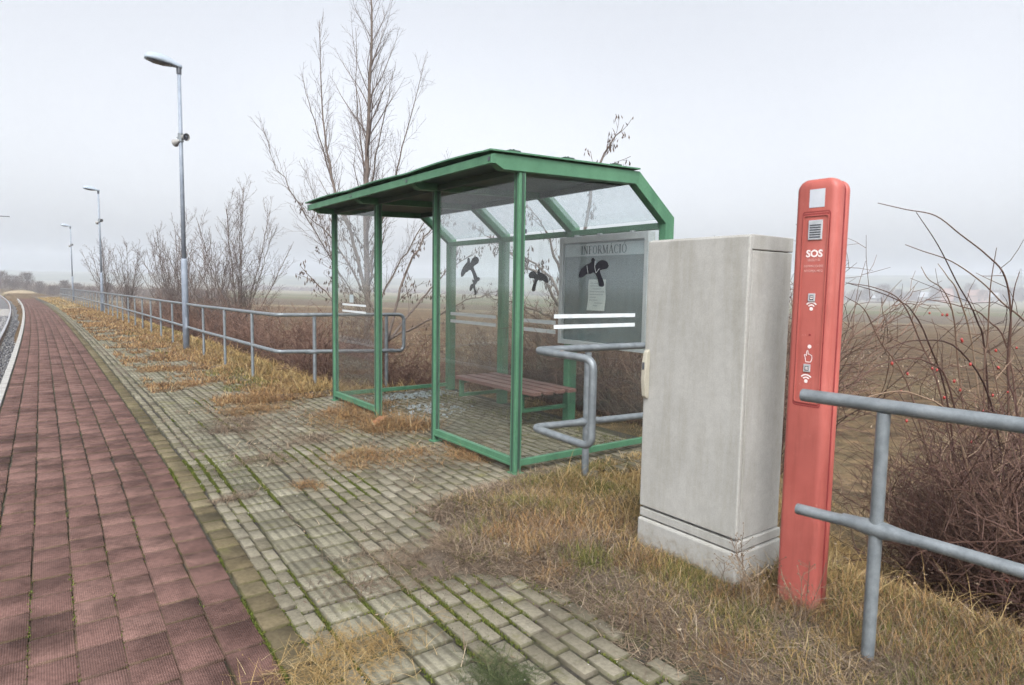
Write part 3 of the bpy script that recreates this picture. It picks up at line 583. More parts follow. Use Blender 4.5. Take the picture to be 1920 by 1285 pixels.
def blob_on_back(pn, yc, zc, s, mirror, rot=0.0, x=4.7400):
    pts = []
    for a, b in BLOB:
        u = (a - 3.86) * s * (-1 if mirror else 1); v = (b - 1.645) * s; pts.append((yc - (u * math.cos(rot) - v * math.sin(rot)), zc + u * math.sin(rot) + v * math.cos(rot)))
    mb = MB(); mb.prism(smooth_poly(pts, 1), 'x', x - .0007, x + .0007); obj('bird_sticker', mb, M['black'], pn)
blob_on_back(backs[2], 7.44, 1.74, 1.5, False, .15); blob_on_back(backs[1], 5.93, 1.60, 1.15, True, 0.1)
blob_on_back(backs[2], 7.30, 1.53, .9, True, .9)
# bench on brackets
bn = thing('bench', (4.70, 5.9, 0), 'brown slatted bench on green brackets inside the shelter', 'bench')
for k in range(4):
    x = 4.03 + .163 * k; mb = MB(); mb.box(x, x + .118, 5.10, 6.63, .385, .425); obj('slat', mb, M['bench'], bn, bevel=.006)
for y in (5.385, 6.60):
    mb = MB(); mb.box(4.08, 4.72, y - .022, y + .022, .335, .383); mb.box(4.08, 4.13, y - .0215, y + .0215, .175, .336); mb.box(4.081, 4.72, y - .022, y + .022, .165, .205); obj('bracket', mb, M['green'], bn, bevel=.003)

# information board
bd = thing('information_board', (4.62, 4.75, .9), 'glazed notice board headed INFORMÁCIÓ with one curled paper, in shelter', 'notice board')
BX, BY0, BY1, BZ0, BZ1 = 4.60, 4.10, 5.37, .90, 2.05
mb = MB(); mb.box(BX + .02, BX + .07, BY0 + .02, BY1 - .02, BZ0 + .02, BZ1 - .02); obj('back_panel', mb, M['board'], bd)
mb = MB(); w = .05
mb.box(BX - .02, BX + .075, BY0, BY0 + w, BZ0, BZ1); mb.box(BX - .02, BX + .075, BY1 - w, BY1, BZ0, BZ1)
mb.box(BX - .019, BX + .074, BY0 + w, BY1 - w, BZ1 - w * 1.3, BZ1 - .001); mb.box(BX - .019, BX + .074, BY0 + w, BY1 - w, BZ0 + .001, BZ0 + w); obj('frame', mb, M['alu'], bd, bevel=.003)
mb = MB()
for y in (4.35, 4.8, 5.15): mb.box(BX + .01, BX + .05, y - .02, y + .02, BZ1, BZ1 + .022)
obj('hinge', mb, M['alu'], bd, bevel=.003)
mb = MB(); mb.box(BX + .016, BX + .0195, BY0 + w, BY1 - w, 1.842, 1.968); hs = obj('header_strip', mb, M['strip'], bd)
# serif lettering from strokes
def g_bar(mb, p, q, w): 
    p = Vector((p[0], p[1], 0)); q = Vector((q[0], q[1], 0)); t = (q - p).normalized(); n_ = Vector((-t.y, t.x, 0)) * w / 2
    mb.append([(p + n_)[:2], (p - n_)[:2], (q - n_)[:2], (q + n_)[:2]])
def g_arc(mb, cx, cy, rx, ry, wx, wy, a0, a1, n=18):
    for k in range(n):
        t0 = math.radians(a0 + (a1 - a0) * k / n); t1 = math.radians(a0 + (a1 - a0) * (k + 1) / n)
        f = lambda t, r: (cx + (rx - r * wx) * math.cos(t), cy + (ry - r * wy) * math.sin(t))
        mb.append([f(t0, 0), f(t1, 0), f(t1, 1), f(t0, 1)])
TK, TN = .17, .08
def glyph(ch):
    q = []
    def serif(x, y, w=.26): g_bar(q, (x - w / 2, y), (x + w / 2, y), .045)
    if ch == 'I': g_bar(q, (.15, 0), (.15, 1), TK); serif(.15, .022); serif(.15, .978); W = .34
    if ch == 'N': g_bar(q, (.12, 0), (.12, 1), TN); g_bar(q, (.13, .97), (.62, .03), TK); g_bar(q, (.63, 0), (.63, 1), TN); serif(.12, .022); serif(.10, .978, .2); serif(.63, .978); W = .78
    if ch == 'F': g_bar(q, (.15, 0), (.15, 1), TK); serif(.15, .022); g_bar(q, (.03, .975), (.56, .975), .05); g_bar(q, (.55, .99), (.55, .78), .035); g_bar(q, (.2, .52), (.44, .52), .05); g_bar(q, (.44, .62), (.44, .42), .035); W = .62
    if ch in 'OÓ': g_arc(q, .36, .5, .34, .52, .12, .045, 0, 360, 28); W = .74
    if ch == 'Ó': g_bar(q, (.34, 1.10), (.46, 1.26), .08)
    if ch == 'Á': g_bar(q, (.34, 1.06), (.46, 1.2), .08)
    if ch == 'R': g_bar(q, (.15, 0), (.15, 1), TK); serif(.15, .022); serif(.12, .978, .2); g_arc(q, .30, .74, .26, .26, .11, .045, -90, 90, 12); g_bar(q, (.18, .978), (.31, .978), .045); g_bar(q, (.18, .5), (.31, .5), .045); g_bar(q, (.33, .5), (.60, .02), TK); serif(.62, .022, .16); W = .70
    if ch == 'M': g_bar(q, (.12, 0), (.12, 1), TN); g_bar(q, (.14, .98), (.42, .05), TK); g_bar(q, (.42, .05), (.70, .98), TN); g_bar(q, (.73, 0), (.73, 1), TK); serif(.12, .022); serif(.73, .022); serif(.1, .978, .18); serif(.75, .978, .2); W = .90
    if ch in 'AÁ': g_bar(q, (.09, 0), (.36, 1), TN); g_bar(q, (.35, 1), (.62, 0), TK); g_bar(q, (.19, .34), (.52, .34), .045); serif(.09, .022, .2); serif(.62, .022); W = .74
    if ch == 'C': g_arc(q, .37, .5, .35, .52, .12, .045, 42, 318, 22); g_bar(q, (.62, .86), (.62, .68), .04); W = .70
    return q, W
def write(word, place, height, squeeze=1.0, gap=.04):
    x = 0; quads = []
    for ch in word:
        q, W = glyph(ch); quads += [[((x + a) * height * squeeze, b * height) for a, b in f] for f in q]; x += W + gap
    mb = MB()
    for f in quads: mb.add([place(a, b) for a, b in f], [(0, 1, 2, 3)])
    return mb, x * height * squeeze
_, wtot = write('INFORMÁCIÓ', lambda a, b: (0, 0, 0), .085, 1)
sq = .66 / wtot
mb, _ = write('INFORMÁCIÓ', lambda a, b: (BX + .0145, 5.06 - a, 1.862 + b), .085, sq); obj('lettering', mb, M['ink'], hs)
mb = MB(); NP = 9                                                # a curled sheet of paper
vt = [(BX + .017 - .018 * (j / (NP - 1)) * ((1 - i / 4) * .6 + .4) * (j > 0) * (1 if j else 0), 4.93 - .25 * i / 4 + .006 * math.sin(j), 1.60 - .32 * j / (NP - 1)) for j in range(NP) for i in range(5)]
mb.add(vt, [(j * 5 + i, j * 5 + i + 1, j * 5 + i + 6, j * 5 + i + 5) for j in range(NP - 1) for i in range(4)])
pp = tag(obj('paper_notice', mb, M['paper'], origin=(BX, 4.8, 1.28)), 'curled sheet of printed paper pinned inside the notice board', 'notice')
s_ = pp.modifiers.new('solid', 'SOLIDIFY'); s_.thickness = .0008
mb = MB()
for j, (a, b) in enumerate(((.1, .9), (.1, .8), (.25, .75), (.1, .95), (.1, .9), (.1, .5), (.1, .6), (.4, .9), (.35, .6))):
    z = 1.565 - j * .029; x = BX + .0135 - .018 * (1.6 - z) / .32
    mb.add([(x, 4.93 - .25 * a, z), (x, 4.93 - .25 * b, z), (x, 4.93 - .25 * b, z - .007), (x, 4.93 - .25 * a, z - .007)], [(0, 1, 2, 3)])
obj('printed_lines', mb, M['inkfaint'], pp)
mb = MB(); mb.box(BX - .006, BX - .002, BY0 + w, BY1 - w, BZ0 + w, BZ1 - w * 1.3); obj('cover_glass', mb, M['boardglass'], bd)

# ------------------------------------------------------------------ grey cabinet
cb = thing('electrical_cabinet', (2.9, 2.12, 0), 'tall grey weathered electrical cabinet on a plinth beside the red pillar', 'electrical cabinet')
CX0, CX1, CY0, CY1 = 2.73, 3.10, 1.80, 2.43
mb = MB(); mb.box(CX0 - .017, CX1 + .012, CY0 - .010, CY1 + .012, -.12, .205); obj('plinth', mb, M['cabinet'], cb, bevel=.012)
mb = MB(); mb.box(CX0 - .005, CX1 + .005, CY0 - .006, CY1 + .006, .212, .262); obj('plinth_rim', mb, M['cabinet'], cb, bevel=.006)
mb = MB(); mb.box(CX0 + .024, CX1, CY0 + .006, CY1, .265, 1.70); obj('body', mb, M['cabinet'], cb, bevel=.006)
mb = MB(); mb.prism([(CX0 + .016, 1.703), (CX0 + .016, 1.775), (CX1 + .003, 1.775), (CX1 + .003, 1.703)], 'y', CY0 + .004, CY1 + .004); obj('lid', mb, M['cabinet'], cb, bevel=.004)
mb = MB(); mb.box(CX0 - .012, CX0 + .014, CY0, CY1 + .004, .275, 1.768); dr = obj('door', mb, M['cabinet'], cb, bevel=.007)
mb = MB(); yh = CY1 - .025
mb.loft([[(CX0 - .012 - d * (1 if k in (0, 3) else 0), yh + (w if k < 2 else -w), z) for k in range(4)] for z, d, w in ((.895, .016, .012), (.91, .030, .014), (1.0, .040, .015), (1.1, .036, .015), (1.155, .026, .014), (1.17, .012, .011))]); hd = obj('handle', mb, M['beige'], dr, bevel=.004)
mb = MB(); mb.box(CX0 - .053, CX0 - .049, yh - .006, yh + .006, 1.06, 1.10); obj('lock', mb, M['darkmetal'], hd)
mb = MB(); mb.tube([(2.80, CY0 - .011, .10), (2.80, CY0 - .016, .10)], .017, 14); obj('plug', mb, M['cabinet'], cb)

# ------------------------------------------------------------------ red SOS pillar
sp_ = thing('emergency_call_pillar', (2.9, 1.55, 0), 'tall coral red rounded emergency pillar with SOS in white', 'emergency pillar')
SX, SY0, SY1, SZ = 2.785, 1.430, 1.622, 2.005
def rr_ring(z, hx, hy, cx, cy, r, n=6):
    pts = []
    for (sx, sy, a0) in ((1, 1, 0), (-1, 1, 90), (-1, -1, 180), (1, -1, 270)):
        for k in range(n + 1):
            t = math.radians(a0 + 90 * k / n); pts.append((cx + sx * (hx - r) + r * math.cos(t), cy + sy * (hy - r) + r * math.sin(t), z))
    return pts
def pillar(x0, x1, y0, y1, ztop, r, rt):
    mb = MB(); cx, cy, hx, hy = (x0 + x1) / 2, (y0 + y1) / 2, (x1 - x0) / 2, (y1 - y0) / 2; rings = [rr_ring(z, hx, hy, cx, cy, r) for z in (-.1, .5, 1.0, 1.5, ztop - rt)]
    for k in range(1, 8):
        a = math.radians(90 * k / 8); e = rt * (1 - math.cos(a)); rings.append(rr_ring(ztop - rt + rt * math.sin(a), hx - e * .45, hy - e, cx, cy, max(.006, r - e * .4)))
    mb.loft(rings); return mb
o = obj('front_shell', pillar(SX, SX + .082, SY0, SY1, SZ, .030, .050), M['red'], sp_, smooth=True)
e = o.modifiers.new('edge', 'EDGE_SPLIT'); e.split_angle = math.radians(50)
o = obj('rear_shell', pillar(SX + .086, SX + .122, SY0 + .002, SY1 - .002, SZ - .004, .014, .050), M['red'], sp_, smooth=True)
mb = pillar(SX + .02, SX + .115, SY0 + .008, SY1 - .008, SZ - .012, .01, .04); obj('seam', mb, M['redgroove'], sp_)
yc = 1.5185; FX = SX
def fy(u): return yc - u                                          # u: to the right as one reads the front
# raised frame ring around the recessed panel
def ring_panel(z0, z1, hw, t, x0, x1, m, name, par):
    mb = MB(); r = .012
    def rr(h, a, b, r):
        pts = []
        for (sx, sz, a0) in ((1, 1, 0), (-1, 1, 90), (-1, -1, 180), (1, -1, 270)):
            for k in range(5):
                q = math.radians(a0 + 90 * k / 4); pts.append((sx * (h - r) + r * math.cos(q), (b - r if sz > 0 else a + r) + r * math.sin(q)))
        return pts
    A = rr(hw, z0, z1, r); B = rr(hw - t, z0 + t, z1 - t, r * .7); n = len(A)
    vs = [(x, fy(u), z) for x in (x0, x1) for L in (A, B) for u, z in L]
    fs = []
    for i in range(n):
        j = (i + 1) % n; fs += [(2 * n + i, 2 * n + j, 3 * n + j, 3 * n + i), (i, 2 * n + i, 2 * n + j, j), (n + i, n + j, 3 * n + j, 3 * n + i)]
    mb.add(vs, fs); return obj(name, mb, m, par)
pn = ring_panel(.985, 1.862, .064, .004, FX + .001, FX - .0012, M['redgroove'], 'panel_groove', sp_)
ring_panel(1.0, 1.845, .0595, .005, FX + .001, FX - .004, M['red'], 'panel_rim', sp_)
mb = MB(); mb.box(FX - .0016, FX - .0002, fy(.056), fy(-.056), 1.838, 1.852); mb.box(FX - .0016, FX - .0002, fy(.056), fy(-.056), .993, 1.004); obj('panel_shadow_gap', mb, M['redgroove'], sp_)  # dark red strips colour in a shadow line at both panel ends
mb = MB(); mb.box(FX - .0012, FX - .0004, fy(.034), fy(-.036), 1.878, 1.958); M['sticker'] = mat('grey_white_sticker', (.36, .385, .42), (.42, .44, .475), 10, .5); obj('blank_sticker', mb, M['sticker'], sp_)
mb = MB(); mb.box(FX - .006, FX, fy(.032), fy(-.032), 1.735, 1.822); gr = obj('speaker_grille', mb, M['steel'], sp_, bevel=.002)
mb = MB()
for k in range(6): mb.box(FX - .0072, FX - .0058, fy(.025), fy(-.025), 1.744 + k * .0105, 1.750 + k * .0105)
obj('louver', mb, M['darkmetal'], gr)
def text_mesh(body, size, place, m, par, name='lettering', bold=0.0, width=None):
    cu = bpy.data.curves.new('t', 'FONT'); cu.body = body; cu.size = size; cu.align_x = 'CENTER'; cu.offset = bold; cu.resolution_u = 3
    t = bpy.data.objects.new('t', cu); COL.objects.link(t); dg = bpy.context.evaluated_depsgraph_get(); me0 = bpy.data.meshes.new_from_object(t.evaluated_get(dg))
    xs = [v.co.x for v in me0.vertices]; k = 1 if width is None else width / (max(xs) - min(xs))
    mb = MB(); mb.v = [place(v.co.x * k, v.co.y) for v in me0.vertices]; mb.f = [tuple(p.vertices) for p in me0.polygons]; mb.r = [.5] * len(mb.f)
    bpy.data.objects.remove(t); bpy.data.meshes.remove(me0); return obj(name, mb, m, par)
front = lambda z0: (lambda a, b: (FX - .0012, fy(a), z0 + b))
text_mesh('SOS', .044, front(1.660), M['white_print'], sp_, bold=.0016, width=.076)
for body, z, w in (('SEGÉLY ÉS', 1.641, .058), ('INFORMÁCIÓKÉRÉS', 1.614, .088), ('NYOMJA MEG', 1.593, .084)): text_mesh(body, .0145, front(z), M['faint_white'], sp_, 'small_lettering', .0002, w)
def button(z, u=0):
    mb = MB(); mb.box(FX - .006, FX, fy(u + .016), fy(u - .016), z - .018, z + .018); b = obj('button', mb, M['steel'], sp_, bevel=.002)
    mb = MB(); mb.box(FX - .0075, FX - .0058, fy(u + .010), fy(u - .008), z - .011, z + .009); c = obj('button_cap', mb, M['darkmetal'], b)
    mb = MB(); mb.box(FX - .0085, FX - .0074, fy(u + .009), fy(u - .005), z - .006, z - .002); mb.box(FX - .0085, FX - .0074, fy(u + .009), fy(u - .005), z + .002, z + .005); obj('button_mark', mb, M['white_print'], c)
def waves(z, u=0):
    q = []; mb = MB(); g_arc(q, 0, 0, .0085, .0085, .0085, .0085, 0, 360, 14)
    for r in (.0205, .0325): g_arc(q, 0, 0, r, r, .0062, .0062, 40, 140, 10)
    for f in q: mb.add([(FX - .0012, fy(u + a), z + b) for a, b in f], [(0, 1, 2, 3)])
    obj('signal_symbol', mb, M['white_print'], sp_)
button(1.479); waves(1.428); button(1.160, -.004); waves(1.100, -.006)
mb = MB(); mb.tube([(FX - .002, fy(0), 1.311), (FX, fy(0), 1.311)], .005, 8); obj('microphone_hole', mb, M['redgroove'], sp_)
q = []; g_arc(q, 0, 0, .009, .009, .009, .009, 0, 360, 14); mb = MB()
for f in q: mb.add([(FX - .0012, fy(a + .002), 1.258 + b) for a, b in f], [(0, 1, 2, 3)])
obj('dot_symbol', mb, M['white_print'], sp_)
q = []
hand = [(-.012, 0), (-.016, .022), (-.021, .030), (-.016, .034), (-.010, .027), (-.009, .050), (-.004, .052), (-.002, .034), (.002, .037), (.005, .033), (.009, .035), (.011, .030), (.015, .031), (.016, .016), (.011, 0)]
for i in range(len(hand)): g_bar(q, hand[i], hand[(i + 1) % len(hand)], .0032)
mb = MB()
for f in q: mb.add([(FX - .0012, fy(a), 1.188 + b) for a, b in f], [(0, 1, 2, 3)])
obj('hand_symbol', mb, M['white_print'], sp_)

# ------------------------------------------------------------------ railings
def fillet(pts, r=.07, n=5):
    pts = [Vector(p) for p in pts]; out = [pts[0]]
    for i in range(1, len(pts) - 1):
        a, b, c = pts[i - 1], pts[i], pts[i + 1]; u = (a - b); v = (c - b); rr = min(r, u.length / 2, v.length / 2)
        p, q = b + u.normalized() * rr, b + v.normalized() * rr
        for k in range(n + 1):
            t = k / n; out.append(p * (1 - t) ** 2 + b * 2 * t * (1 - t) + q * t * t)
    return out + [pts[-1]]
def pipe(name, pts, r, par, rad=.07, n=12, m=None):
    mb = MB(); p = fillet(pts, rad) if len(pts) > 2 else pts; mb.tube(p, r, n); o = obj(name, mb, m or M['galv'], par, smooth=True)
    e = o.modifiers.new('edge', 'EDGE_SPLIT'); e.split_angle = math.radians(60); return o
def post(par, x, y, r=.024, top=1.03, z0=-.06, ball=True, mid=.555, ax=(0, 1)):
    mb = MB(); mb.tube([P(x, y, z0), P(x, y, top)], r, 12); o = obj('post', mb, M['galv'], par, smooth=True)
    e = o.modifiers.new('edge', 'EDGE_SPLIT'); e.split_angle = math.radians(60)
    return o
def gusset(par, x, y, z, ax, r=.026):
    mb = MB(); mb.tube([(x + ax[0] * t, y + ax[1] * t, z) for t in (-.13, -.07, -.03, .03, .07, .13)], [r * .97, r * 1.12, r * 1.32, r * 1.32, r * 1.12, r * .97], 12, False); obj('joint', mb, M['galv'], par, smooth=True)
GR = 'galvanized pipe railings of the platform'
r1 = thing('railing', (2.62, 1.12, 0), 'near galvanized pipe railing with open ends in front of the red pillar', 'railing', GR)
pipe('top_rail', [(2.62, 1.445, 1.062), (2.62, 1.12, 1.066), (2.62, -2.2, 1.10)], .0275, r1)
pipe('middle_rail', [(2.62, 1.440, .562), (2.62, 1.12, .577), (2.62, -2.2, .60)], .0238, r1)
post(r1, 2.62, 1.115, .0248, 1.04); gusset(r1, 2.62, 1.115, .576, (0, 1)); post(r1, 2.62, -1.2, .026, 1.06); gusset(r1, 2.62, -1.2, .59, (0, 1))
r2 = thing('railing', (3.34, 3.50, 0), 'galvanized pipe railing bent into a loop behind the grey cabinet', 'railing', GR)
top = [(4.45, 3.56, 1.042), (2.83, 3.56, 1.058), (2.90, 3.035, 1.04), (2.90, 3.035, .455), (2.83, 3.575, .495), (4.45, 3.57, .445)]
pipe('rail', top, .027, r2, .075); post(r2, 3.345, 3.56, .028, 1.02); gusset(r2, 3.345, 3.57, .482, (1, 0)); post(r2, 4.4, 3.56, .028, 1.02)
mb = MB(); mb.tube([(2.895, 3.115, 1.043), (2.893, 3.14, 1.044)], .0285, 12); obj('tape_band', mb, M['rope'], r2)
mb = MB(); mb.tube([(2.868, 3.30, 1.0495), (2.866, 3.325, 1.0502)], .0277, 12); obj('rust_patch', mb, M['rust'], r2)
r3 = thing('railing', P(2.63, 9.2, 0), 'long galvanized pipe railing running along the grassy platform edge into the distance', 'railing', GR)
yr = [10.4 + 1.87 * k for k in range(34)]
path = lambda z: [(4.63, 9.2, z - .015), (2.66, 9.2, z)] + [P(2.64 if y < 14 else 2.62, y, z - .004 * max(0, min(y, 14) - 10)) for y in [9.9] + [a for a in yr if a < 72.5]]
tp = path(1.065)
loop = [P(2.66, 9.2, 1.065)]
pipe('rail', tp[:0] + [p for p in reversed(tp[1:])] + [(4.63, 9.2, 1.05), (4.63, 9.2, .47), (2.66, 9.2, .545)] + path(.55)[2:], .028, r3, .10, 10)
for x in (3.19, 4.33): post(r3, x, 9.2, .026, 1.04, -.12); gusset(r3, x, 9.2, .52 if x < 4 else .485, (1, 0))
for y in yr:
    if y < 72.5: post(r3, 2.625, y, .024, 1.045, -.1)

# ------------------------------------------------------------------ lamps
def make_lamp(x, y):
    b = P(x, y, 0); t = thing('street_lamp', b, '', 'street lamp', 'lamps along the platform')
    bx, by, bz = b
    mb = MB(); mb.tube([(bx, by, bz - .3), (bx, by, bz + 2.02), (bx, by, bz + 2.06)], [.068, .064, .050], 14); obj('lower_pole', mb, M['pole'], t, smooth=True)
    mb = MB(); mb.tube([(bx, by, bz + 2.04), (bx, by, bz + 6.10)], [.047, .036], 12); obj('upper_pole', mb, M['pole'], t, smooth=True)
    mb = MB(); mb.tube([(bx, by, bz + 6.04), (bx, by, bz + 6.19)], [.050, .052], 12); obj('collar', mb, M['darkmetal'], t)
    def sec(u, wy, zt, zb, half, n=10):                           # half ring, u = distance out over the track
        return [(bx + .06 - u, by + wy * math.cos(math.pi * k / n), bz + (zb + (zt - zb) * math.sin(math.pi * k / n))) for k in range(n + 1)]
    mb = MB(); L = [(.0, .045, 6.235, 6.17), (.08, .06, 6.268, 6.180), (.22, .115, 6.345, 6.196), (.40, .155, 6.395, 6.212), (.56, .155, 6.400, 6.230), (.66, .125, 6.372, 6.242), (.705, .07, 6.318, 6.248), (.715, .02, 6.28, 6.252)]
    mb.loft([sec(u, w, a, c, 1) for u, w, a, c in L]); hd = obj('lamp_head', mb, M['lamp_shell'], t, smooth=True)
    mb = MB(); n = 10
    mb.loft([[(bx + .06 - u, by + w * .92 * math.cos(math.pi * k / n), bz + c - .003 - dp * math.sin(math.pi * k / n)) for k in range(n + 1)] for u, w, c, dp in ((.19, .105, 6.190, .012), (.36, .145, 6.206, .04), (.54, .150, 6.226, .04), (.68, .10, 6.243, .012))]); obj('lens', mb, M['lamp_glass'], hd, smooth=True)
    for (dx, dy, dz, ax) in ((.05, -.065, 4.70, (.45, -.85, -.12)), (-.06, .03, 4.60, (-.45, .85, -.25))):
        mb = MB(); a = Vector(ax).normalized(); c = Vector((bx + dx, by + dy, bz + dz)); mb.tube([c - a * .07, c - a * .02, c + a * .04, c + a * .09], [.035, .05, .064, .085], 14, False); mb.tube([c - a * .075, c - a * .07], [.02, .035], 14)
        s = obj('loudspeaker', mb, M['speaker'], t, smooth=True)
        mb = MB(); mb.tube([c + a * .055, c + a * .06], [.068, .068], 14); mb.ellipsoid(c + a * .07, (.02, .025, .025), 8, 5); obj('speaker_cone', mb, M['darkmetal'], s)
    mb = MB(); mb.bar((bx - .06, by + .02, bz + 4.66), (bx + .04, by - .02, bz + 4.74), .05, .06); mb.tube([(bx, by, bz + 4.60), (bx, by, bz + 4.78)], .058, 12); obj('bracket', mb, M['galv'], t)
    mb = MB(); mb.box(bx - .02, bx + .02, by - .0685, by - .060, bz + .5, bz + .75); obj('hatch', mb, M['pole'], t)
    return t
l0 = make_lamp(2.592, 15.886); l0['label'] = 'tall grey lamp post, nearest of three, rising beside the pipe railing'
for y, x, lb in ((39.0, 2.75, 'middle grey lamp post farther along the pipe railing'), (64.9, 3.05, 'farthest and smallest grey lamp post near the end of the railing')):
    c = copy_tree(l0); c.location = P(x, y, 0); c['label'] = lb

# ------------------------------------------------------------------ trees and shrubs
def rand_perp(t, rng):
    v = Vector(rng.normal(0, 1, 3)); v -= t * v.dot(t); return v.normalized()
def branch_path(p, d, L, nseg, rng, up=.12, wob=.10):
    pts = [p.copy()]; d = d.copy()
    for _ in range(nseg):
        d = (d + Vector((0, 0, up)) + Vector(rng.normal(0, wob, 3))).normalized(); p = p + d * (L / nseg); pts.append(p)
    return pts
def along(pts, t):
    n = len(pts) - 1; x = min(t * n, n - 1e-6); i = int(x); return pts[i].lerp(pts[i + 1], x - i), (pts[i + 1] - pts[i]).normalized()
def leafless(leaders, rng, sub=.22, slen=.42, twig=.13, tlen=.34, rmin=.0035, ang=(28, 48), start=.18, up=.12, tips=None, kmax=99):
    """leaders: list of (points, r0). Returns trunk builder and twig builder"""
    tk, tw = MB(), MB()
    for pts, r0 in leaders:
        pts = [Vector(p) for p in pts]; n = len(pts); Lt = sum((pts[i + 1] - pts[i]).length for i in range(n - 1)); tk.cur = rng.uniform(.3, .9)
        dense = [along(pts, k / 18)[0] + Vector(rng.normal(0, .012, 3)) * (0 < k < 18) for k in range(19)]
        tk.tube(dense, [max(rmin, r0 * (1 - k / 18) ** .85 + rmin) for k in range(19)], 7)
        s = start * Lt
        while s < Lt * .985:
            t = s / Lt; p, d = along(dense, t); a = math.radians(rng.uniform(*ang)); q = d * math.cos(a) + rand_perp(d, rng) * math.sin(a)
            L = slen * Lt * (.35 + .65 * (1 - t)) * rng.uniform(.45, 1.1) * (1 if t > .08 else .6); L = max(L, .15)
            bp = branch_path(p, q, L, 6, rng, up); r = max(rmin * 1.3, min(r0 * (1 - t) * .5, L * .011)); tw.cur = rng.uniform(0, 1)
            tw.tube(bp, [max(rmin * .8, r * (1 - k / 6.5)) for k in range(7)], 4, False)
            u = .18
            while u < 1:
                p2, d2 = along(bp, u); a = math.radians(rng.uniform(25, 50)); q2 = d2 * math.cos(a) + rand_perp(d2, rng) * math.sin(a); L2 = tlen * (.4 + .8 * (1 - u)) * min(1, L / .8) * rng.uniform(.5, 1.3)
                tp_ = branch_path(p2, q2, max(L2, .08), 3, rng, up * .8); tw.tube(tp_, [rmin * .8, rmin * .7, rmin * .6, rmin * .45], 3, False)
                if tips is not None: tips.append(tp_[-1]); tips.append(tp_[2])
                if L2 > .22:
                    for w in (.45, .75):
                        p3, d3 = along(tp_, w); q3 = d3 * .8 + rand_perp(d3, rng) * .6; tw.tube(branch_path(p3, q3, L2 * .45, 2, rng, up * .6), [rmin * .6, rmin * .5, rmin * .4], 3, False)
                u += twig / max(L, .3) * rng.uniform(.6, 1.4)
            s += sub * rng.uniform(.5, 1.5)
    return tk, tw
RX, RY = .806, -.592; FX_, FY_ = .593, .805                          # picture-right and away directions on the ground
def rel(c, u, z, w=0): return (c[0] + u * RX + w * FX_, c[1] + u * RY + w * FY_, z)
def tree(name, base, leaders, label, group, rng, seeds=0, barkm='bark', twm='twig', **kw):
    t = thing(name, base, label, 'tree', group); tips = [] if seeds else None
    tk, tw = leafless(leaders, rng, tips=tips, **kw); obj('trunk', tk, M[barkm], t, smooth=True); cr = obj('crown', tw, M[twm], t)
    if seeds:
        mb = MB(); idx = rng.choice(len(tips), min(seeds, len(tips)), replace=False)
        for i in idx:
            for _ in range(rng.integers(1, 4)):
                p = tips[i] + Vector(rng.normal(0, .03, 3)); mb.cur = rng.uniform(0, 1); l = rng.uniform(.05, .10); a = rng.uniform(0, 6.28); w = .013
                dx, dy = w * math.cos(a), w * math.sin(a); q = p + Vector((rng.normal(0, .02), rng.normal(0, .02), -l)); m_ = p.lerp(q, .55) + Vector((dy, -dx, 0)) * .5
                mb.add([p, m_ + Vector((dx, dy, 0)), q, m_ - Vector((dx, dy, 0))], [(0, 1, 2, 3)])
        obj('seed_keys', mb, M['seed'], cr)
    return t
TG = 'bare trees beyond the railing'
rg = np.random.default_rng(5)
def gz(x, y): return float(terrain_z(x, y))
# tall tree behind the shelter: 100 picture pixels = 1 m at its distance
c = (4.95, 11.35); z0 = gz(*c)
px = lambda x, y, w=0: rel(c, (x - 687) / 100, (535 - y) / 100 + 1.5, w)
lead = [([rel(c, 0, z0 - .1), px(686, 560), px(684, 350), px(690, 200, .1), px(694, 60, .1), px(690, -120, .1)], .062),
        ([px(686, 560), px(672, 470, -.2), px(640, 380, -.3), px(622, 300, -.3), px(613, 200, -.3), px(610, 70, -.3)], .034),
        ([px(687, 520), px(705, 420, .3), px(728, 330, .5), px(752, 240, .6), px(788, 90, .6)], .024),
        ([px(685, 480), px(700, 380, -.4), px(720, 290, -.6), px(752, 170, -.8)], .020),
        ([px(684, 400), px(672, 300, .4), px(655, 200, .6), px(650, 40, .7)], .018),
        ([px(660, 430, -.2), px(615, 340, .3), px(580, 240, .5), px(548, 130, .6)], .018),
        ([px(687, 600), px(640, 500, -.5), px(590, 400, -.8), px(548, 330, -.9), px(530, 270, -.9)], .0095),
        ([rel(c, -.1, z0), px(660, 590, .5), px(600, 500, .9), px(568, 400, 1.1), px(535, 300, 1.2)], .010),
        ([px(687, 610), px(735, 500, .4), px(790, 400, .7), px(830, 290, .9)], .017)]
tree('bare_tree', (c[0], c[1], z0), lead, 'tallest bare tree with upright branches rising out of frame behind the shelter', TG, rg, seeds=0, sub=.12, slen=.25, twig=.10, tlen=.45, rmin=.0028, start=.2, ang=(20, 42))
# branch-ridden tree hung with dry seed keys, left of and behind the shelter
c = (4.9, 10.35); z0 = gz(*c); px = lambda x, y, w=0: rel(c, (x - 700) / 109, (535 - y) / 109 + 1.5, w)
lead = [([rel(c, 0, z0), px(690, 620), px(640, 520), px(590, 440), px(540, 400)], .022), ([px(700, 640), px(730, 520), px(770, 440), px(812, 400)], .022),
        ([px(690, 620), px(660, 520, .5), px(640, 460, .7), px(600, 420, .9)], .018), ([px(700, 640), px(760, 560, .3), px(810, 500, .4), px(860, 470, .5)], .020),
        ([px(700, 640), px(780, 600, -.2), px(850, 560, -.2), px(920, 540, 0)], .016), ([px(690, 620), px(620, 590, .2), px(560, 540, .3), px(520, 500, .4)], .016)]
tree('seed_tree', (c[0], c[1], z0), lead, 'low spreading tree hung with dark dry seeds, seen through the left shelter pane', TG, rg, seeds=420, sub=.20, slen=.34, twig=.12, tlen=.3, rmin=.0042, start=.2, up=.05)
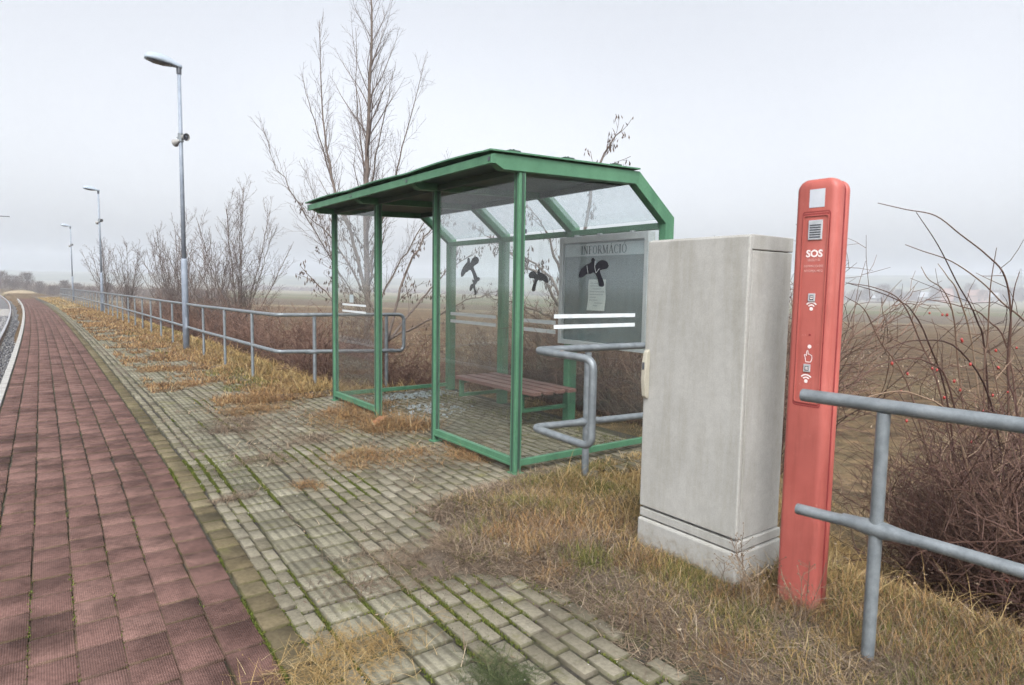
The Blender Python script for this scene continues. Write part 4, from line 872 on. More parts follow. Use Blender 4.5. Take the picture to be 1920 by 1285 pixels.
# another behind the notice board, its tip above the roof
c = (6.35, 7.0); z0 = gz(*c); px = lambda x, y, w=0: rel(c, (x - 1055) / 127, (540 - y) / 127 + 1.5, w)
lead = [([rel(c, 0, z0), px(1050, 600), px(1020, 510), px(995, 440), px(960, 390)], .035), ([px(1055, 640), px(1060, 480), px(1075, 340), px(1100, 285), px(1130, 240)], .030),
        ([px(1050, 620), px(1000, 590), px(940, 570), px(880, 555)], .022), ([px(1050, 600), px(1010, 520, .5), px(960, 480, .6), px(900, 460, .8)], .022),
        ([px(1050, 620), px(985, 520, -.3), px(920, 470, -.2), px(860, 430)], .022)]
tree('seed_tree', (c[0], c[1], z0), lead, 'thin tree with seed clusters behind the notice board, its tip above the roof', TG, rg, seeds=230, sub=.22, slen=.24, twig=.13, tlen=.26, rmin=.0042, start=.2, up=.05)
# row of smaller bare trees along the railing
def small_tree(x, y, H, W, label, nst, seed):
    rng = np.random.default_rng(seed); z0 = gz(x, y); D = FX_ * x + FY_ * y; L = []
    nst += 3
    for k in range(nst):
        a = (k / max(1, nst - 1) - .5) * W * rng.uniform(.8, 1.15) if nst > 1 else 0; w = rng.normal(0, W * .22); h = H * (1 - .35 * abs(a) / (W * .5 + 1e-6)) * rng.uniform(.85, 1.05)
        L.append(([rel((x, y), rng.normal(0, .08), z0 - .05), rel((x, y), a * .25, z0 + h * .3, w * .3), rel((x, y), a * .65, z0 + h * .65, w * .7), rel((x, y), a, z0 + h, w)], H * .0034))
    rm = .0022 + D * .00011
    tree('bare_tree', (x, y, z0), L, label, TG, rng, sub=.12 + D * .0016, slen=.40, twig=.10 + D * .0015, tlen=.42, rmin=rm, start=.12, ang=(22, 45))
small_tree(4.75, 20.3, 5.3, 2.9, 'slender bare tree right of the nearest lamp post, second tallest', 7, 31)
small_tree(4.5, 22.9, 4.3, 2.6, 'bushy bare tree crossing behind the nearest lamp post', 6, 32)
small_tree(4.3, 27.5, 4.7, 2.9, 'bare tree just left of the nearest lamp post', 7, 33)
small_tree(4.6, 32.5, 4.5, 2.4, 'thin bare tree midway between the nearest and middle lamp posts', 5, 34)
small_tree(4.0, 42.4, 4.9, 3.0, 'bare tree just right of the middle lamp post', 4, 35)
small_tree(3.7, 53.0, 5.6, 3.4, 'bare tree with two stems just left of the middle lamp post', 3, 36)
# leafless shrubs on the embankment
def shrub_mesh(seed, H, R, n, up=.02, rmin=.0035):
    rng = np.random.default_rng(seed); mb = MB()
    for _ in range(n):
        a = rng.uniform(0, 6.28); rr = R * .35 * math.sqrt(rng.uniform()); p = Vector((rr * math.cos(a), rr * math.sin(a), -.05)); a2 = a + rng.normal(0, .6)
        d = Vector((math.cos(a2) * rng.uniform(.1, .8), math.sin(a2) * rng.uniform(.1, .8), 1)).normalized(); L = H * rng.uniform(.5, 1.15); mb.cur = rng.uniform(0, 1)
        bp = branch_path(p, d, L, 6, rng, -.03 + up, .12); mb.tube(bp, [rmin * (2.0 - 1.3 * k / 6) for k in range(7)], 3, False)
        for u in rng.uniform(.15, 1, 9):
            p2, d2 = along(bp, u); q = d2 * .7 + rand_perp(d2, rng) * .7; b2 = branch_path(p2, q, L * .32 * rng.uniform(.4, 1.2), 3, rng, 0, .15); mb.tube(b2, [rmin, rmin * .8, rmin * .7, rmin * .5], 3, False)
            for w in (.4, .8):
                p3, d3 = along(b2, w); mb.tube(branch_path(p3, d3 * .6 + rand_perp(d3, rng) * .8, L * .12, 2, rng, 0, .15), [rmin * .7, rmin * .6, rmin * .4], 3, False)
    return mb
shr = []
for k, (H, R, n) in enumerate(((1.35, .8, 95), (1.15, .9, 90), (1.6, .7, 85))):
    mb = shrub_mesh(60 + k, H, R, n); me = mesh_from('shrub', mb.v, mb.f, mb.r); me.materials.append(M['redtwig']); shr.append(me)
SHR = [(3.9, 10.6, 'under the railing bend left of the shelter'), (4.6, 9.9, 'behind the closed end of the long railing'), (5.5, 9.3, 'seen in the open bay of the shelter'), (5.7, 10.6, 'standing behind the first shrubs left of the shelter'),
       (4.6, 12.2, 'at the foot of the tallest tree'), (4.2, 13.9, 'behind the railing, one post left of the bend'), (4.1, 15.9, 'just right of the nearest lamp post foot'), (4.2, 18.0, 'just left of the nearest lamp post foot'), (5.6, 13.0, 'deeper in the field edge beyond the tallest tree'),
       (6.0, 8.3, 'behind the far corner of the shelter'), (6.2, 7.4, 'behind the bench, far side'), (6.1, 6.5, 'behind the middle of the bench'), (6.2, 5.6, 'behind the near end of the bench'), (6.2, 4.7, 'behind the notice board'), (6.3, 3.9, 'behind the grey cabinet'), (7.2, 6.1, 'second row, behind the shelter middle'), (7.1, 7.9, 'second row, behind the far shelter bay'),
       (4.3, 20.5, 'at the foot of the slender bare tree'), (4.2, 23.5, 'under the bushy bare tree'), (4.4, 27, 'under the tree left of the nearest lamp'), (4.4, 31, 'farther along the railing, second last'), (4.2, 36, 'farthest along the railing')]
for k, (x, y, lb) in enumerate(SHR):
    o = bpy.data.objects.new('shrub', shr[k % 3]); COL.objects.link(o); o.location = (x, y, gz(x, y)); o.rotation_euler.z = k * 1.7; s = random.uniform(.85, 1.15); o.scale = (s * 1.1, s * 1.1, s * (1.12 if 9 <= k <= 16 else .95))
    tag(o, 'leafless reddish shrub ' + lb, 'shrub', 'leafless shrubs along the embankment')

# rose bush at the right edge
CANES = [
 [(5.18, 1.37, -0.09), (5.22, 1.44, 0.77), (5.13, 1.44, 1.34), (4.99, 1.45, 1.62), (4.78, 1.49, 1.75), (4.53, 1.56, 1.87), (4.31, 1.62, 1.97), (4.06, 1.68, 1.99), (3.82, 1.73, 2.01)],
 [(5.49, 1.53, -0.01), (5.23, 1.58, 0.97), (5.06, 1.61, 1.34), (4.86, 1.67, 1.58), (4.54, 1.68, 1.81), (4.32, 1.73, 2.0)],
 [(6.01, 1.33, 0.55), (5.81, 1.41, 1.1), (5.57, 1.49, 1.33), (5.33, 1.55, 1.45), (5.1, 1.61, 1.59), (4.83, 1.7, 1.72), (4.57, 1.78, 1.78), (4.37, 1.8, 1.81)],
 [(4.91, 1.46, 0.01), (4.97, 1.51, 0.92), (5.0, 1.52, 1.2), (4.91, 1.5, 1.55), (4.83, 1.46, 1.8)],
 [(5.72, 1.81, -0.44), (5.46, 1.86, 0.6), (5.13, 1.92, 1.17), (4.94, 1.96, 1.38), (4.77, 1.97, 1.45), (4.52, 2.03, 1.52), (4.26, 2.1, 1.57)],
 [(5.36, 1.61, -0.21), (4.98, 1.74, 0.74), (4.87, 1.87, 1.18), (4.66, 1.92, 1.45), (4.52, 2.03, 1.54), (4.37, 2.15, 1.57)],
 [(5.51, 1.78, 0.12), (5.04, 1.94, 0.71), (4.75, 2.08, 1.17), (4.56, 2.11, 1.39), (4.36, 2.15, 1.48)],
 [(5.9, 1.71, -0.19), (5.65, 1.87, 0.82), (5.52, 1.9, 1.32), (5.35, 1.92, 1.53), (5.15, 1.95, 1.61), (5.11, 1.99, 1.7)],
 [(5.85, 1.63, -0.15), (5.64, 1.77, 0.92), (5.33, 1.81, 1.48), (5.14, 1.83, 1.63), (5.1, 1.88, 1.72)],
 [(4.92, 1.44, -0.13), (4.58, 1.54, 0.81), (4.35, 1.62, 1.09), (4.03, 1.73, 1.09), (3.77, 1.78, 0.98)],
 [(5.33, 1.38, -0.13), (5.03, 1.44, 0.64), (4.62, 1.54, 1.15), (4.3, 1.67, 1.22), (4.03, 1.73, 1.17)],
 [(4.74, 1.33, -0.11), (4.37, 1.43, 0.66), (4.07, 1.56, 0.92), (3.76, 1.66, 0.93), (3.64, 1.74, 0.84)],
 [(4.93, 1.2, 0.02), (4.9, 1.29, 0.69), (4.86, 1.36, 1.02), (4.78, 1.34, 1.49), (4.82, 1.33, 1.65)],
 [(5.37, 1.27, 0.27), (5.25, 1.44, 0.98), (5.12, 1.57, 1.34), (4.86, 1.65, 1.43), (4.68, 1.78, 1.47)]]
HIPS = [(4.7, 1.76, 1.38), (4.77, 1.71, 1.37), (4.79, 1.69, 1.37), (4.86, 1.62, 1.21), (4.87, 1.62, 1.2), (4.93, 1.45, 1.15), (5.03, 1.37, 1.17), (4.67, 1.5, 1.07), (4.06, 1.7, 1.09), (4.13, 1.64, 1.03), (4.48, 1.64, 1.04), (4.5, 1.62, 1.03), (4.7, 1.59, 0.95), (4.53, 1.58, 0.86), (4.31, 1.61, 0.8), (4.77, 1.4, 0.88), (4.34, 1.71, 0.71), (4.86, 1.35, 0.9), (4.73, 1.43, 0.78), (4.84, 1.6, 0.88), (4.21, 1.7, 0.91), (4.67, 1.59, 0.69), (4.93, 1.43, 1.04), (4.89, 1.53, 0.54)]
rb = thing('rose_bush', (5.1, 1.45, gz(5.1, 1.45)), 'big leafless wild rose bush with arching canes and red hips at the right', 'bush')
rg = np.random.default_rng(77); can = MB(); twg = MB()
def catmull(pts, n=5):
    pts = [Vector(p) for p in pts]; P_ = [pts[0] * 2 - pts[1]] + pts + [pts[-1] * 2 - pts[-2]]; out = []
    for i in range(1, len(P_) - 2):
        for k in range(n):
            t = k / n; a, b, c, d = P_[i - 1:i + 3]; out.append(.5 * ((2 * b) + (c - a) * t + (2 * a - 5 * b + 4 * c - d) * t * t + (3 * b - a - 3 * c + d) * t ** 3))
    return out + [pts[-1]]
allc = []
for cn in CANES:
    b = Vector(cn[0]); cn = [(b.x + .1, b.y - .05, gz(b.x, b.y) - .05)] + cn[1:] if b.z > gz(b.x, b.y) else cn
    allc.append((catmull(cn), .0075))
for k in range(760):
    a = rg.uniform(0, 6.28); rr = 1.05 * math.sqrt(rg.uniform()); p = Vector((5.3 + rr * 1.3 * math.cos(a), 1.15 + rr * math.sin(a), 0)); p.z = gz(p.x, p.y) - .05
    a2 = rg.uniform(0, 6.28); d = Vector((math.cos(a2) * .5, math.sin(a2) * .5, 1)).normalized(); L = rg.uniform(.7, 1.6) if k % 4 else rg.uniform(1.5, 2.0)
    bp = branch_path(p, d, L, 9, rg, -.085, .12)
    if min(q.x - .9 * max(0, q.y - 1.2) for q in bp) > 3.85: allc.append((bp, .0046))
tips = []
for pts, r in allc:
    n = len(pts); can.cur = rg.uniform(0, 1); can.tube(pts, [r * (1 - .72 * k / (n - 1)) for k in range(n)], 5, False)
    for u in (rg.uniform(.1, .5, 7) if r > .006 else rg.uniform(.2, 1, 9)):
        p2, d2 = along(pts, u); twg.cur = rg.uniform(0, 1); b2 = branch_path(p2, d2 * .6 + rand_perp(d2, rg) * .8, rg.uniform(.1, .38), 3, rg, .0, .18); twg.tube(b2, [.0026, .0023, .002, .0015], 3, False)
        tips.append(b2[-1])
obj('canes', can, M['cane'], rb); obj('twigs', twg, M['cane'], rb)
tips = [t for t in tips if t.z < 1.35]
for k in range(36):
    h = Vector(HIPS[k]) if k < len(HIPS) else tips[int(rg.integers(len(tips)))]
    if k >= len(HIPS) and k % 2: h = h + Vector((.02, .01, -.015))
    mb = MB(); s = rg.uniform(.006, .0095); mb.ellipsoid(h, (s, s, s * 1.35), 8, 6); obj('rose_hip', mb, M['hip'], rb, smooth=True)
# smaller bramble clumps near the foot of the bank, and a dark stump stem behind the pillar
mb = shrub_mesh(91, 1.45, .8, 140, .05); brm = mesh_from('bramble', mb.v, mb.f, mb.r); brm.materials.append(M['cane'])
for k, (x, y, s, lb) in enumerate(((4.55, .62, .95, 'leafless bramble crowding the right frame edge below the rose bush'), (6.7, 2.2, .5, 'low dark bramble at the field edge behind the red pillar'), (5.9, .9, 1.1, 'dense dark bramble in the heart of the rose bush'), (5.35, 1.45, .7, 'low bramble on the pillar side of the rose bush'), (5.9, 1.45, .9, 'dark bramble behind the rose bush, toward the field'), (4.55, 1.25, .7, 'lowest bramble, nearest the pipe railing'))):
    o = bpy.data.objects.new('bramble', brm); COL.objects.link(o); o.location = (x, y, gz(x, y)); o.rotation_euler.z = k * 2.1 + 1; o.scale = (s, s, s); tag(o, lb, 'bramble', 'brambles at the right')

# ------------------------------------------------------------------ grass, weeds and moss
def blades(n, X, Y, Z, h, az, el, w, curl, rnd, seg=3):
    """curved tapering blades; el = starting elevation, curl = how far they droop"""
    V = np.zeros((n, seg * 2 + 1, 3)); p = np.stack([X, Y, Z], -1); side = np.stack([-np.sin(az), np.cos(az), np.zeros(n)], -1); e = el.copy()
    for k in range(seg + 1):
        if k < seg:
            ww = (w * (1 - .75 * k / seg))[:, None]; V[:, 2 * k] = p - side * ww / 2; V[:, 2 * k + 1] = p + side * ww / 2
        else: V[:, 2 * seg] = p
        st = (h / seg)[:, None]; p = p + st * np.stack([np.cos(e) * np.cos(az), np.cos(e) * np.sin(az), np.sin(e)], -1); e = e - curl / seg
    b = (np.arange(n) * (2 * seg + 1))[:, None]
    Q = np.concatenate([b + np.array([2 * k, 2 * k + 1, 2 * k + 3, 2 * k + 2]) for k in range(seg - 1)], 0); T = b + np.array([2 * seg - 2, 2 * seg - 1, 2 * seg])
    R = np.concatenate([np.tile(rnd, seg - 1), rnd]); return V.reshape(-1, 3), [Q, T], R
def ground_h(x, y):              # height of what the grass grows on, in platform coordinates before bending
    a = np.where((x > 1.0) & (x < 3.8), verge_z(x, y) - .35 * sstep(3.3, 3.8, x), -9)
    ins = ((y > 3.75) & (y < 8.25) & (x > 2.3) & (x < 4.9)); t = terrain_z(x + dev(y), y) - drop(y)
    pv = np.where((x < border(y)) | ins, -.003, -9)
    return np.maximum(np.maximum(a * (~ins) + (-9) * ins, t), pv)
def scatter(name, m, pts, h, el, curl, wk=1.0, kind='stuff', rnd=None, seg=3, parent=None, tagv=None, wmin=.0026):
    x, y = pts; n = len(x); rng = np.random.default_rng(len(name) * 7 + n); dist = np.hypot(x, y)
    H = h * rng.uniform(.45, 1.25, n) if not isinstance(h, tuple) else rng.uniform(h[0], h[1], n); az = rng.uniform(0, 6.283, n)
    E = np.radians(rng.uniform(el[0], el[1], n)); C = np.radians(rng.uniform(curl[0], curl[1], n)); W = np.maximum(wmin, dist * .0009) * wk * rng.uniform(.6, 1.3, n)
    z = ground_h(x, y) - .004; R = rng.uniform(0, 1, n) if rnd is None else np.clip(rnd + rng.normal(0, .18, n), 0, 1)
    V, F, RR = blades(n, x, y, z, H, az, E, W, C, R, seg); V = bend(V); me = mesh_from(name, V, F, RR); me.materials.append(m)
    o = bpy.data.objects.new(name, me); COL.objects.link(o)
    if kind: o['kind'] = kind
    return o
def sample(n, x0, x1, y0, y1, keep, seed, ypow=1.0):
    rng = np.random.default_rng(seed); x = rng.uniform(x0, x1, n); y = y0 + (y1 - y0) * rng.uniform(0, 1, n) ** ypow; k = keep(x, y) > rng.uniform(0, 1, n); return x[k], y[k]
def cat(*a): return np.concatenate([p[0] for p in a]), np.concatenate([p[1] for p in a])
vin = lambda x, y: ((y < 3.7) | (y > 8.3) | (x > 4.95)) * 1.0
# upright straw on the verge and the bank
A = sample(95000, 1.8, 5.2, -.6, 3.95, lambda x, y: sstep(.10, .55, x - border(y)) * sstep(.44, .64, fbm(x * 2.6, y * 2.6, 41)) * .8, 1)
B = sample(110000, 1.5, 3.9, 8.4, 40, lambda x, y: sstep(-.1, .3, x - border(y)) * (.2 + .8 * sstep(.40, .6, fbm(x * 2.2, y * 1.6, 42))), 2, 1.7)
C = sample(30000, 3.3, 7.5, -1, 20, lambda x, y: vin(x, y) * sstep(.3, .6, fbm(x * .8, y * .8, 43)) * .8, 3, 1.2)
D = sample(14000, 1.2, 3.6, 36, 82, lambda x, y: .75 + 0 * x, 4)
scatter('dry_grass', M['straw'], cat(A, B, C, D), .098, (12, 75), (20, 130), .9)
# long pale straw lying over on the bank at the right
A = sample(40000, 2.75, 5.6, -.8, 3.6, lambda x, y: sstep(2.7, 3.1, x) * sstep(.3, .55, fbm(x * 1.4, y * 1.4, 44)), 5)
B = sample(15000, 2.6, 5.5, 8.5, 18, lambda x, y: sstep(2.5, 3, x) * .8, 6, 1.3)
scatter('long_dry_grass', M['straw'], cat(A, B), .30, (15, 65), (40, 120), 1.0, seg=4)
# rust-brown weeds near the posts and on the far paving
A = sample(50000, 1.9, 3.4, .6, 3.8, lambda x, y: sstep(.05, .4, x - border(y)) * np.maximum(sstep(.54, .63, fbm(x * 1.7 + 9, y * 1.7, 45)), .9 * np.exp(-((x - 2.62) / .30) ** 2 - ((y - 2.85) / .30) ** 2)), 7)
B = sample(90000, 1.15, 3.0, 8.3, 45, lambda x, y: sstep(.50, .60, fbm(x * 1.9, y * 1.5, 46) * .75 + .25 * noise2(x * 7, y * 6, 61) + .13 * sstep(1.4, 2.5, x) + .06 * sstep(11, 18, y)), 8, 1.5)
scatter('rusty_weeds', M['orange'], cat(A, B), .10, (15, 75), (10, 90), 1.0)
# stubble and clods' straw on the ploughed field
A = sample(60000, 5.5, 34, -6, 34, lambda x, y: sstep(5.5, 8, x) * sstep(.42, .62, fbm(x * .9, y * .9, 62)) * (np.hypot(x, y) < 42), 16)
scatter('field_stubble', M['litter'], A, .11, (-2, 55), (0, 60), 1.6, seg=2)
# green grass
A = sample(90000, 1.8, 3.9, -.3, 3.9, lambda x, y: sstep(-.02, .3, x - border(y)) * (.10 + .9 * sstep(.47, .60, fbm(x * 1.6 + 5, y * 1.6, 47))), 9)
tuf = [(2.62, 2.02, .22, 2600), (3.42, 3.22, .20, 2600), (2.72, 3.12, .22, 1500), (2.55, 3.38, .15, 900), (2.35, 2.45, .15, 700), (2.5, 1.6, .2, 800), (2.9, 3.62, .12, 500), (3.0, .9, .35, 1200)]
rt = np.random.default_rng(3); T = cat(*[(a + rt.normal(0, r * .5, n), b + rt.normal(0, r * .5, n)) for a, b, r, n in tuf])
B = sample(26000, 2.0, 3.6, 8.4, 26, lambda x, y: sstep(.55, .65, fbm(x * 1.2, y * .7, 48)), 10, 1.5); C = sample(6000, 4.2, 7.5, 8.4, 12.5, lambda x, y: .5 + 0 * x, 11)
D = sample(2500, 4.2, 4.72, 4.3, 7.9, lambda x, y: sstep(.45, .6, fbm(x * 3, y * 2, 50)), 12)
scatter('green_grass', M['grass'], cat(A, T, B, C, D), .070, (25, 85), (10, 100), 1.0)
# matted dead stems lying flat
A = sample(170000, 1.75, 3.4, -.4, 4.0, lambda x, y: sstep(-.10, .15, x - border(y)) * (.25 + .6 * sstep(.30, .52, fbm(x * 2.2 + 2, y * 2.2, 49))), 13)
B = sample(7000, 2.2, 4.7, 3.7, 8.3, lambda x, y: sstep(.56, .64, fbm(x * 2.5, y * 2.5, 51)), 14)
C = sample(6000, 1.0, 2.3, .6, 8.5, lambda x, y: sstep(.60, .68, fbm(x * 3.1, y * 3.1, 52)), 15)
scatter('dead_stem_litter', M['litter'], cat(A, B, C), .12, (-2, 30), (-20, 40), 1.25)
# moss in the joints of the grey paving
def joints(seed, n, y0, y1):
    rng = np.random.default_rng(seed); y = rng.uniform(y0, y1, n); cols = np.concatenate([[.918, 1.010, 1.101, 1.317, 1.533], 1.536 + .092 * np.arange(1, 6), [.778]])
    x = cols[rng.integers(0, len(cols), n)] + rng.normal(0, .007, n); x = x + shiftx(x, y); k = sstep(.47, .60, fbm(x * 2.6, y * 1.8, 53) + .05 * (1.5 - y / 3)) > rng.uniform(0, 1, n); return x[k], y[k]
def joints_x(seed, n, y0, y1):
    rng = np.random.default_rng(seed); x = rng.uniform(.93, 2.0, n); y = rng.uniform(y0, y1, n); k = sstep(.56, .64, fbm(x * 2.6, y * 1.8, 53) + .05 * (1.5 - y / 3)) * .8 > rng.uniform(0, 1, n); return x[k], y[k]
m1 = joints(21, 120000, .8, 9); m2 = joints_x(22, 22000, .8, 6); m3 = sample(150000, 1.75, 3.4, .3, 4, lambda x, y: sstep(-.2, .15, x - border(y)) * sstep(.49, .57, fbm(x * 3.3, y * 3.3, 54)), 23)
r5 = np.random.default_rng(8); m4 = (-.43 + .1725 * r5.integers(1, 7, 2200) + r5.normal(0, .005, 2200), .8 + 4.2 * r5.uniform(0, 1, 2200) ** 1.3); k = sstep(.5, .62, fbm(m4[0] * 2, m4[1] * 2.2, 56)) > r5.uniform(0, 1, 2200); m4 = (m4[0] + shiftx(m4[0], m4[1]), m4[1]); m4 = (m4[0][k], m4[1][k])
scatter('moss', M['moss'], cat(m1, m2, m3, m4), (.006, .017), (30, 90), (-20, 60), 1.6, seg=2, wmin=.004)

# single weed clumps on the paving, each a thing of its own
def clump(x, y, r, h, n, m, label, seed, flat=.5, sx=1.0, cat_='dry weed'):
    rng = np.random.default_rng(seed); n = int(n * 1.5); ns = 9; sa = rng.uniform(0, 6.283, ns); sr = r * np.sqrt(rng.uniform(0, 1, ns)); cxs = sr * np.cos(sa); cys = sr * np.sin(sa); cw = rng.uniform(.18, .5, ns) * r
    ci = rng.integers(0, ns, n); ox = cxs[ci] + rng.normal(0, 1, n) * cw[ci]; oy = cys[ci] + rng.normal(0, 1, n) * cw[ci]; X_ = x + ox * sx; Y_ = y + oy; q = np.clip(np.hypot(ox, oy) / (1.4 * r), 0, 1)
    up = rng.uniform(0, 1, n) ** 1.6 * h * .6 * (1 - q) * (cw[ci] / (.35 * r)); az = rng.uniform(0, 6.283, n); upr = rng.uniform(0, 1, n) < .22
    el = np.radians(np.where(upr, rng.uniform(25, 80, n), rng.uniform(-14, 22, n))); H = rng.uniform(.25, 1.0, n) * np.where(upr, h * .9, .10 + .28 * r); dist = np.hypot(x, y)
    W = np.maximum(.0019, dist * .00055) * rng.uniform(.5, 1.5, n); tone = np.clip(rng.uniform(0, 1, n) * .75 + rng.uniform(-.1, .35, ns)[ci], 0, 1)
    V, F, RR = blades(n, X_, Y_, up + .002, H, az, el, W, np.radians(rng.uniform(-30, 70, n)), tone, 4)
    V = bend(V); o0 = np.array(P(x, y, 0)); V[:, 2] = np.maximum(V[:, 2], o0[2] + .001); me = mesh_from('weed_clump', V - o0, F, RR); me.materials.append(m); o = bpy.data.objects.new('weed_clump', me); COL.objects.link(o); o.location = o0
    tag(o, label, cat_, 'weed clumps on the paving')
CL = [(.94, 2.33, .25, .15, 1000, 'straw', 'pale heap of dry stems at the bottom edge, beside the ochre border'), (1.03, 4.65, .10, .05, 260, 'litter', 'tiny brown weed on the ribbed strip, left of its two neighbours'),
      (1.58, 4.65, .10, .05, 240, 'orange', 'tiny rusty weed on the grey blocks level with the near shelter post'), (2.24, 5.10, .26, .15, 1100, 'orange', 'rust-coloured weed clump on the paving before the near glass bay'),
      (2.06, 6.02, .22, .08, 500, 'litter', 'flat brown weed patch before the open shelter bay'), (1.47, 5.5, .15, .06, 380, 'litter', 'thin brown weed at the joint line left of the rusty clump'),
      (2.86, 4.85, .30, .12, 1200, 'orange', 'long rusty weed bed hugging the near glass bay'), (3.02, 6.2, .34, .22, 2200, 'orange', 'thick rust-orange weed bed growing in the open shelter bay'),
      (2.62, 6.9, .36, .14, 1600, 'orange', 'dark rusty weed bed at the foot of the second shelter post'), (1.62, 7.15, .34, .09, 1000, 'litter', 'wide flat strip of dry weeds crossing the ribbed tiles'),
      (2.36, 8.55, .34, .17, 1500, 'orange', 'rusty weed clump below the railing corner left of the shelter'), (2.0, 7.75, .30, .10, 1000, 'orange', 'low orange weeds between the flat strip and the shelter'),
      (1.40, 3.02, .26, .05, 800, 'litter', 'broad flat mat of grey dead stems over the ribbed tiles'), (1.72, 2.95, .26, .07, 900, 'litter', 'tangled pale stems where the paving breaks into the verge'),
      (1.55, 10.4, .25, .09, 900, 'orange', 'orange weed on the paving below the second railing post'), (1.75, 12.4, .30, .10, 900, 'orange', 'orange weed bed farther up the paving, left of the lamp foot'), (3.2, 7.4, .30, .18, 900, 'orange', 'rusty weeds inside the far glass bay')]
for k, (x, y, r, h, n, m, lb) in enumerate(CL): clump(x, y, r, h, n, M[m], lb, 200 + k, .6, 1.15)
M['leafy'] = rnd_mat('low_green_leaves', [(0, (.022, .032, .012)), (.6, (.05, .066, .024)), (1, (.095, .105, .045))], .8)
clump(1.42, 1.93, .12, .05, 620, M['leafy'], 'low green leafy weed at the bottom edge among the grey blocks', 300, .45, 1.2, 'green weed')
for k, (x, y, r, h, n, m, lb) in enumerate(((2.62, 2.02, .16, .16, 700, 'straw', 'pale straw tuft at the front foot of the grey cabinet'), (2.62, 1.22, .15, .17, 600, 'straw', 'pale straw tuft by the near railing post foot'), (2.75, 3.15, .28, .16, 2000, 'straw', 'yellow straw tuft between the shelter corner and the grey cabinet'), (2.2, 2.55, .14, .08, 500, 'orange', 'small rusty tuft in the middle of the weedy verge'), (2.3, 1.45, .16, .10, 700, 'orange', 'rusty tuft on the verge before the red pillar'))): clump(x, y, r, h, n, M[m], lb, 330 + k, .2, 1.0, 'grass tuft')
# dry umbel stalks in front of the pillar
mb = MB(); rg = np.random.default_rng(9)
for k in range(16):
    p = Vector((2.62 + rg.normal(0, .06), 1.55 + rg.normal(0, .10), 0)); bp = branch_path(p, Vector((rg.normal(0, .2), rg.normal(0, .2), 1)).normalized(), rg.uniform(.22, .42), 5, rg, .02, .12); mb.cur = rg.uniform(.3, 1); mb.tube(bp, [.0016] * 6, 3, False)
    for u in rg.uniform(.45, 1, 7):
        p2, d2 = along(bp, u); b2 = branch_path(p2, d2 * .6 + rand_perp(d2, rg) * .8, rg.uniform(.03, .08), 2, rg, .05, .1); mb.tube(b2, [.0011, .001, .001], 3, False); mb.ellipsoid(b2[-1], (.0035, .0035, .0035), 5, 3)
tag(obj('dry_stalks', mb, M['litter'], origin=(2.62, 1.55, 0)), 'thin dry flower stalks with tiny seed heads at the foot of the red pillar', 'dry weed')

# dead leaves and crumbs
rg = np.random.default_rng(71); n = 5200; lx, ly = sample(n, .95, 3.9, -.3, 9, lambda x, y: .10 + .9 * sstep(-.1, .2, x - border(y)) * (y < 3.8), 72, 1.3); n = len(lx); az = rg.uniform(0, 6.28, n); L_ = rg.uniform(.006, .018, n); z = np.maximum(ground_h(lx, ly), -.002) + .004
ca, sa = np.cos(az), np.sin(az); V = np.zeros((n, 4, 3)); wd_ = L_ * rg.uniform(.25, .5, n)
for k, (a, b, h) in enumerate(((-1, 0, .15), (0, -1, .0), (1, 0, .3), (0, 1, .25))): V[:, k] = np.stack([lx + a * L_ * ca - b * wd_ * sa, ly + a * L_ * sa + b * wd_ * ca, z + L_ * h * rg.uniform(.2, 1.6, n)], -1)
me = mesh_from('dead_leaves', bend(V).reshape(-1, 3), [(np.arange(n) * 4)[:, None] + np.arange(4)], rg.uniform(0, 1, n)); me.materials.append(M['litter']); o = bpy.data.objects.new('dead_leaves', me); COL.objects.link(o); o['kind'] = 'stuff'
# small things on the ground
mb = MB(); mb.tube([(2.095, 2.86, .028), (2.10, 2.862, .040)], [.024, .026], 14); tag(obj('plastic_cap', mb, M['white_plastic'], origin=(2.095, 2.86, .02), bevel=.003), 'small white plastic cap lying on the weedy verge', 'plastic cap')
mb = MB(); b = [(2.86, 6.22), (3.02, 6.42), (2.96, 6.48), (2.80, 6.28)]; mb.prism(b, 'z', -.005, .062); tag(obj('brick_fragment', mb, M['brick'], origin=(2.9, 6.35, 0), bevel=.006), 'orange brick lying by the second front post of the shelter', 'brick')
rg = np.random.default_rng(15); mb = MB()
for k in range(330):
    if k < 230: x, y = rg.normal(4.1, .28), rg.normal(7.78, .12)
    else: x, y = rg.normal(3.8, .2), rg.normal(6.9, .25)
    s = rg.uniform(.008, .03); a = rg.uniform(0, 6.28); mb.cur = rg.uniform()
    pts = [(x + s * math.cos(a + t) * rg.uniform(.6, 1.2), y + s * math.sin(a + t) * rg.uniform(.6, 1.2)) for t in (0, 1.7, 3.3, 4.9)]; mb.prism(pts, 'z', .004, .008 + rg.uniform(.0, .014))
tag(obj('glass_shards', mb, M['shards'], kind='stuff'), 'crumbs of broken safety glass on the shelter floor')
mb = MB(); rg = np.random.default_rng(16)
for k in range(260):
    x = rg.uniform(.9, 2.3); y = rg.uniform(1.2, 8); s = rg.uniform(.002, .0065); mb.cur = rg.uniform(.3, 1); mb.ellipsoid((x, y, .004), (s, s * rg.uniform(.6, 1), s * .7), 5, 3)
M['grit'] = rnd_mat('pale_grit', [(0, (.15, .135, .11)), (1, (.38, .36, .32))], .9)
tag(obj('grit', mb, M['grit'], kind='stuff'), 'pale grit scattered over the paving')

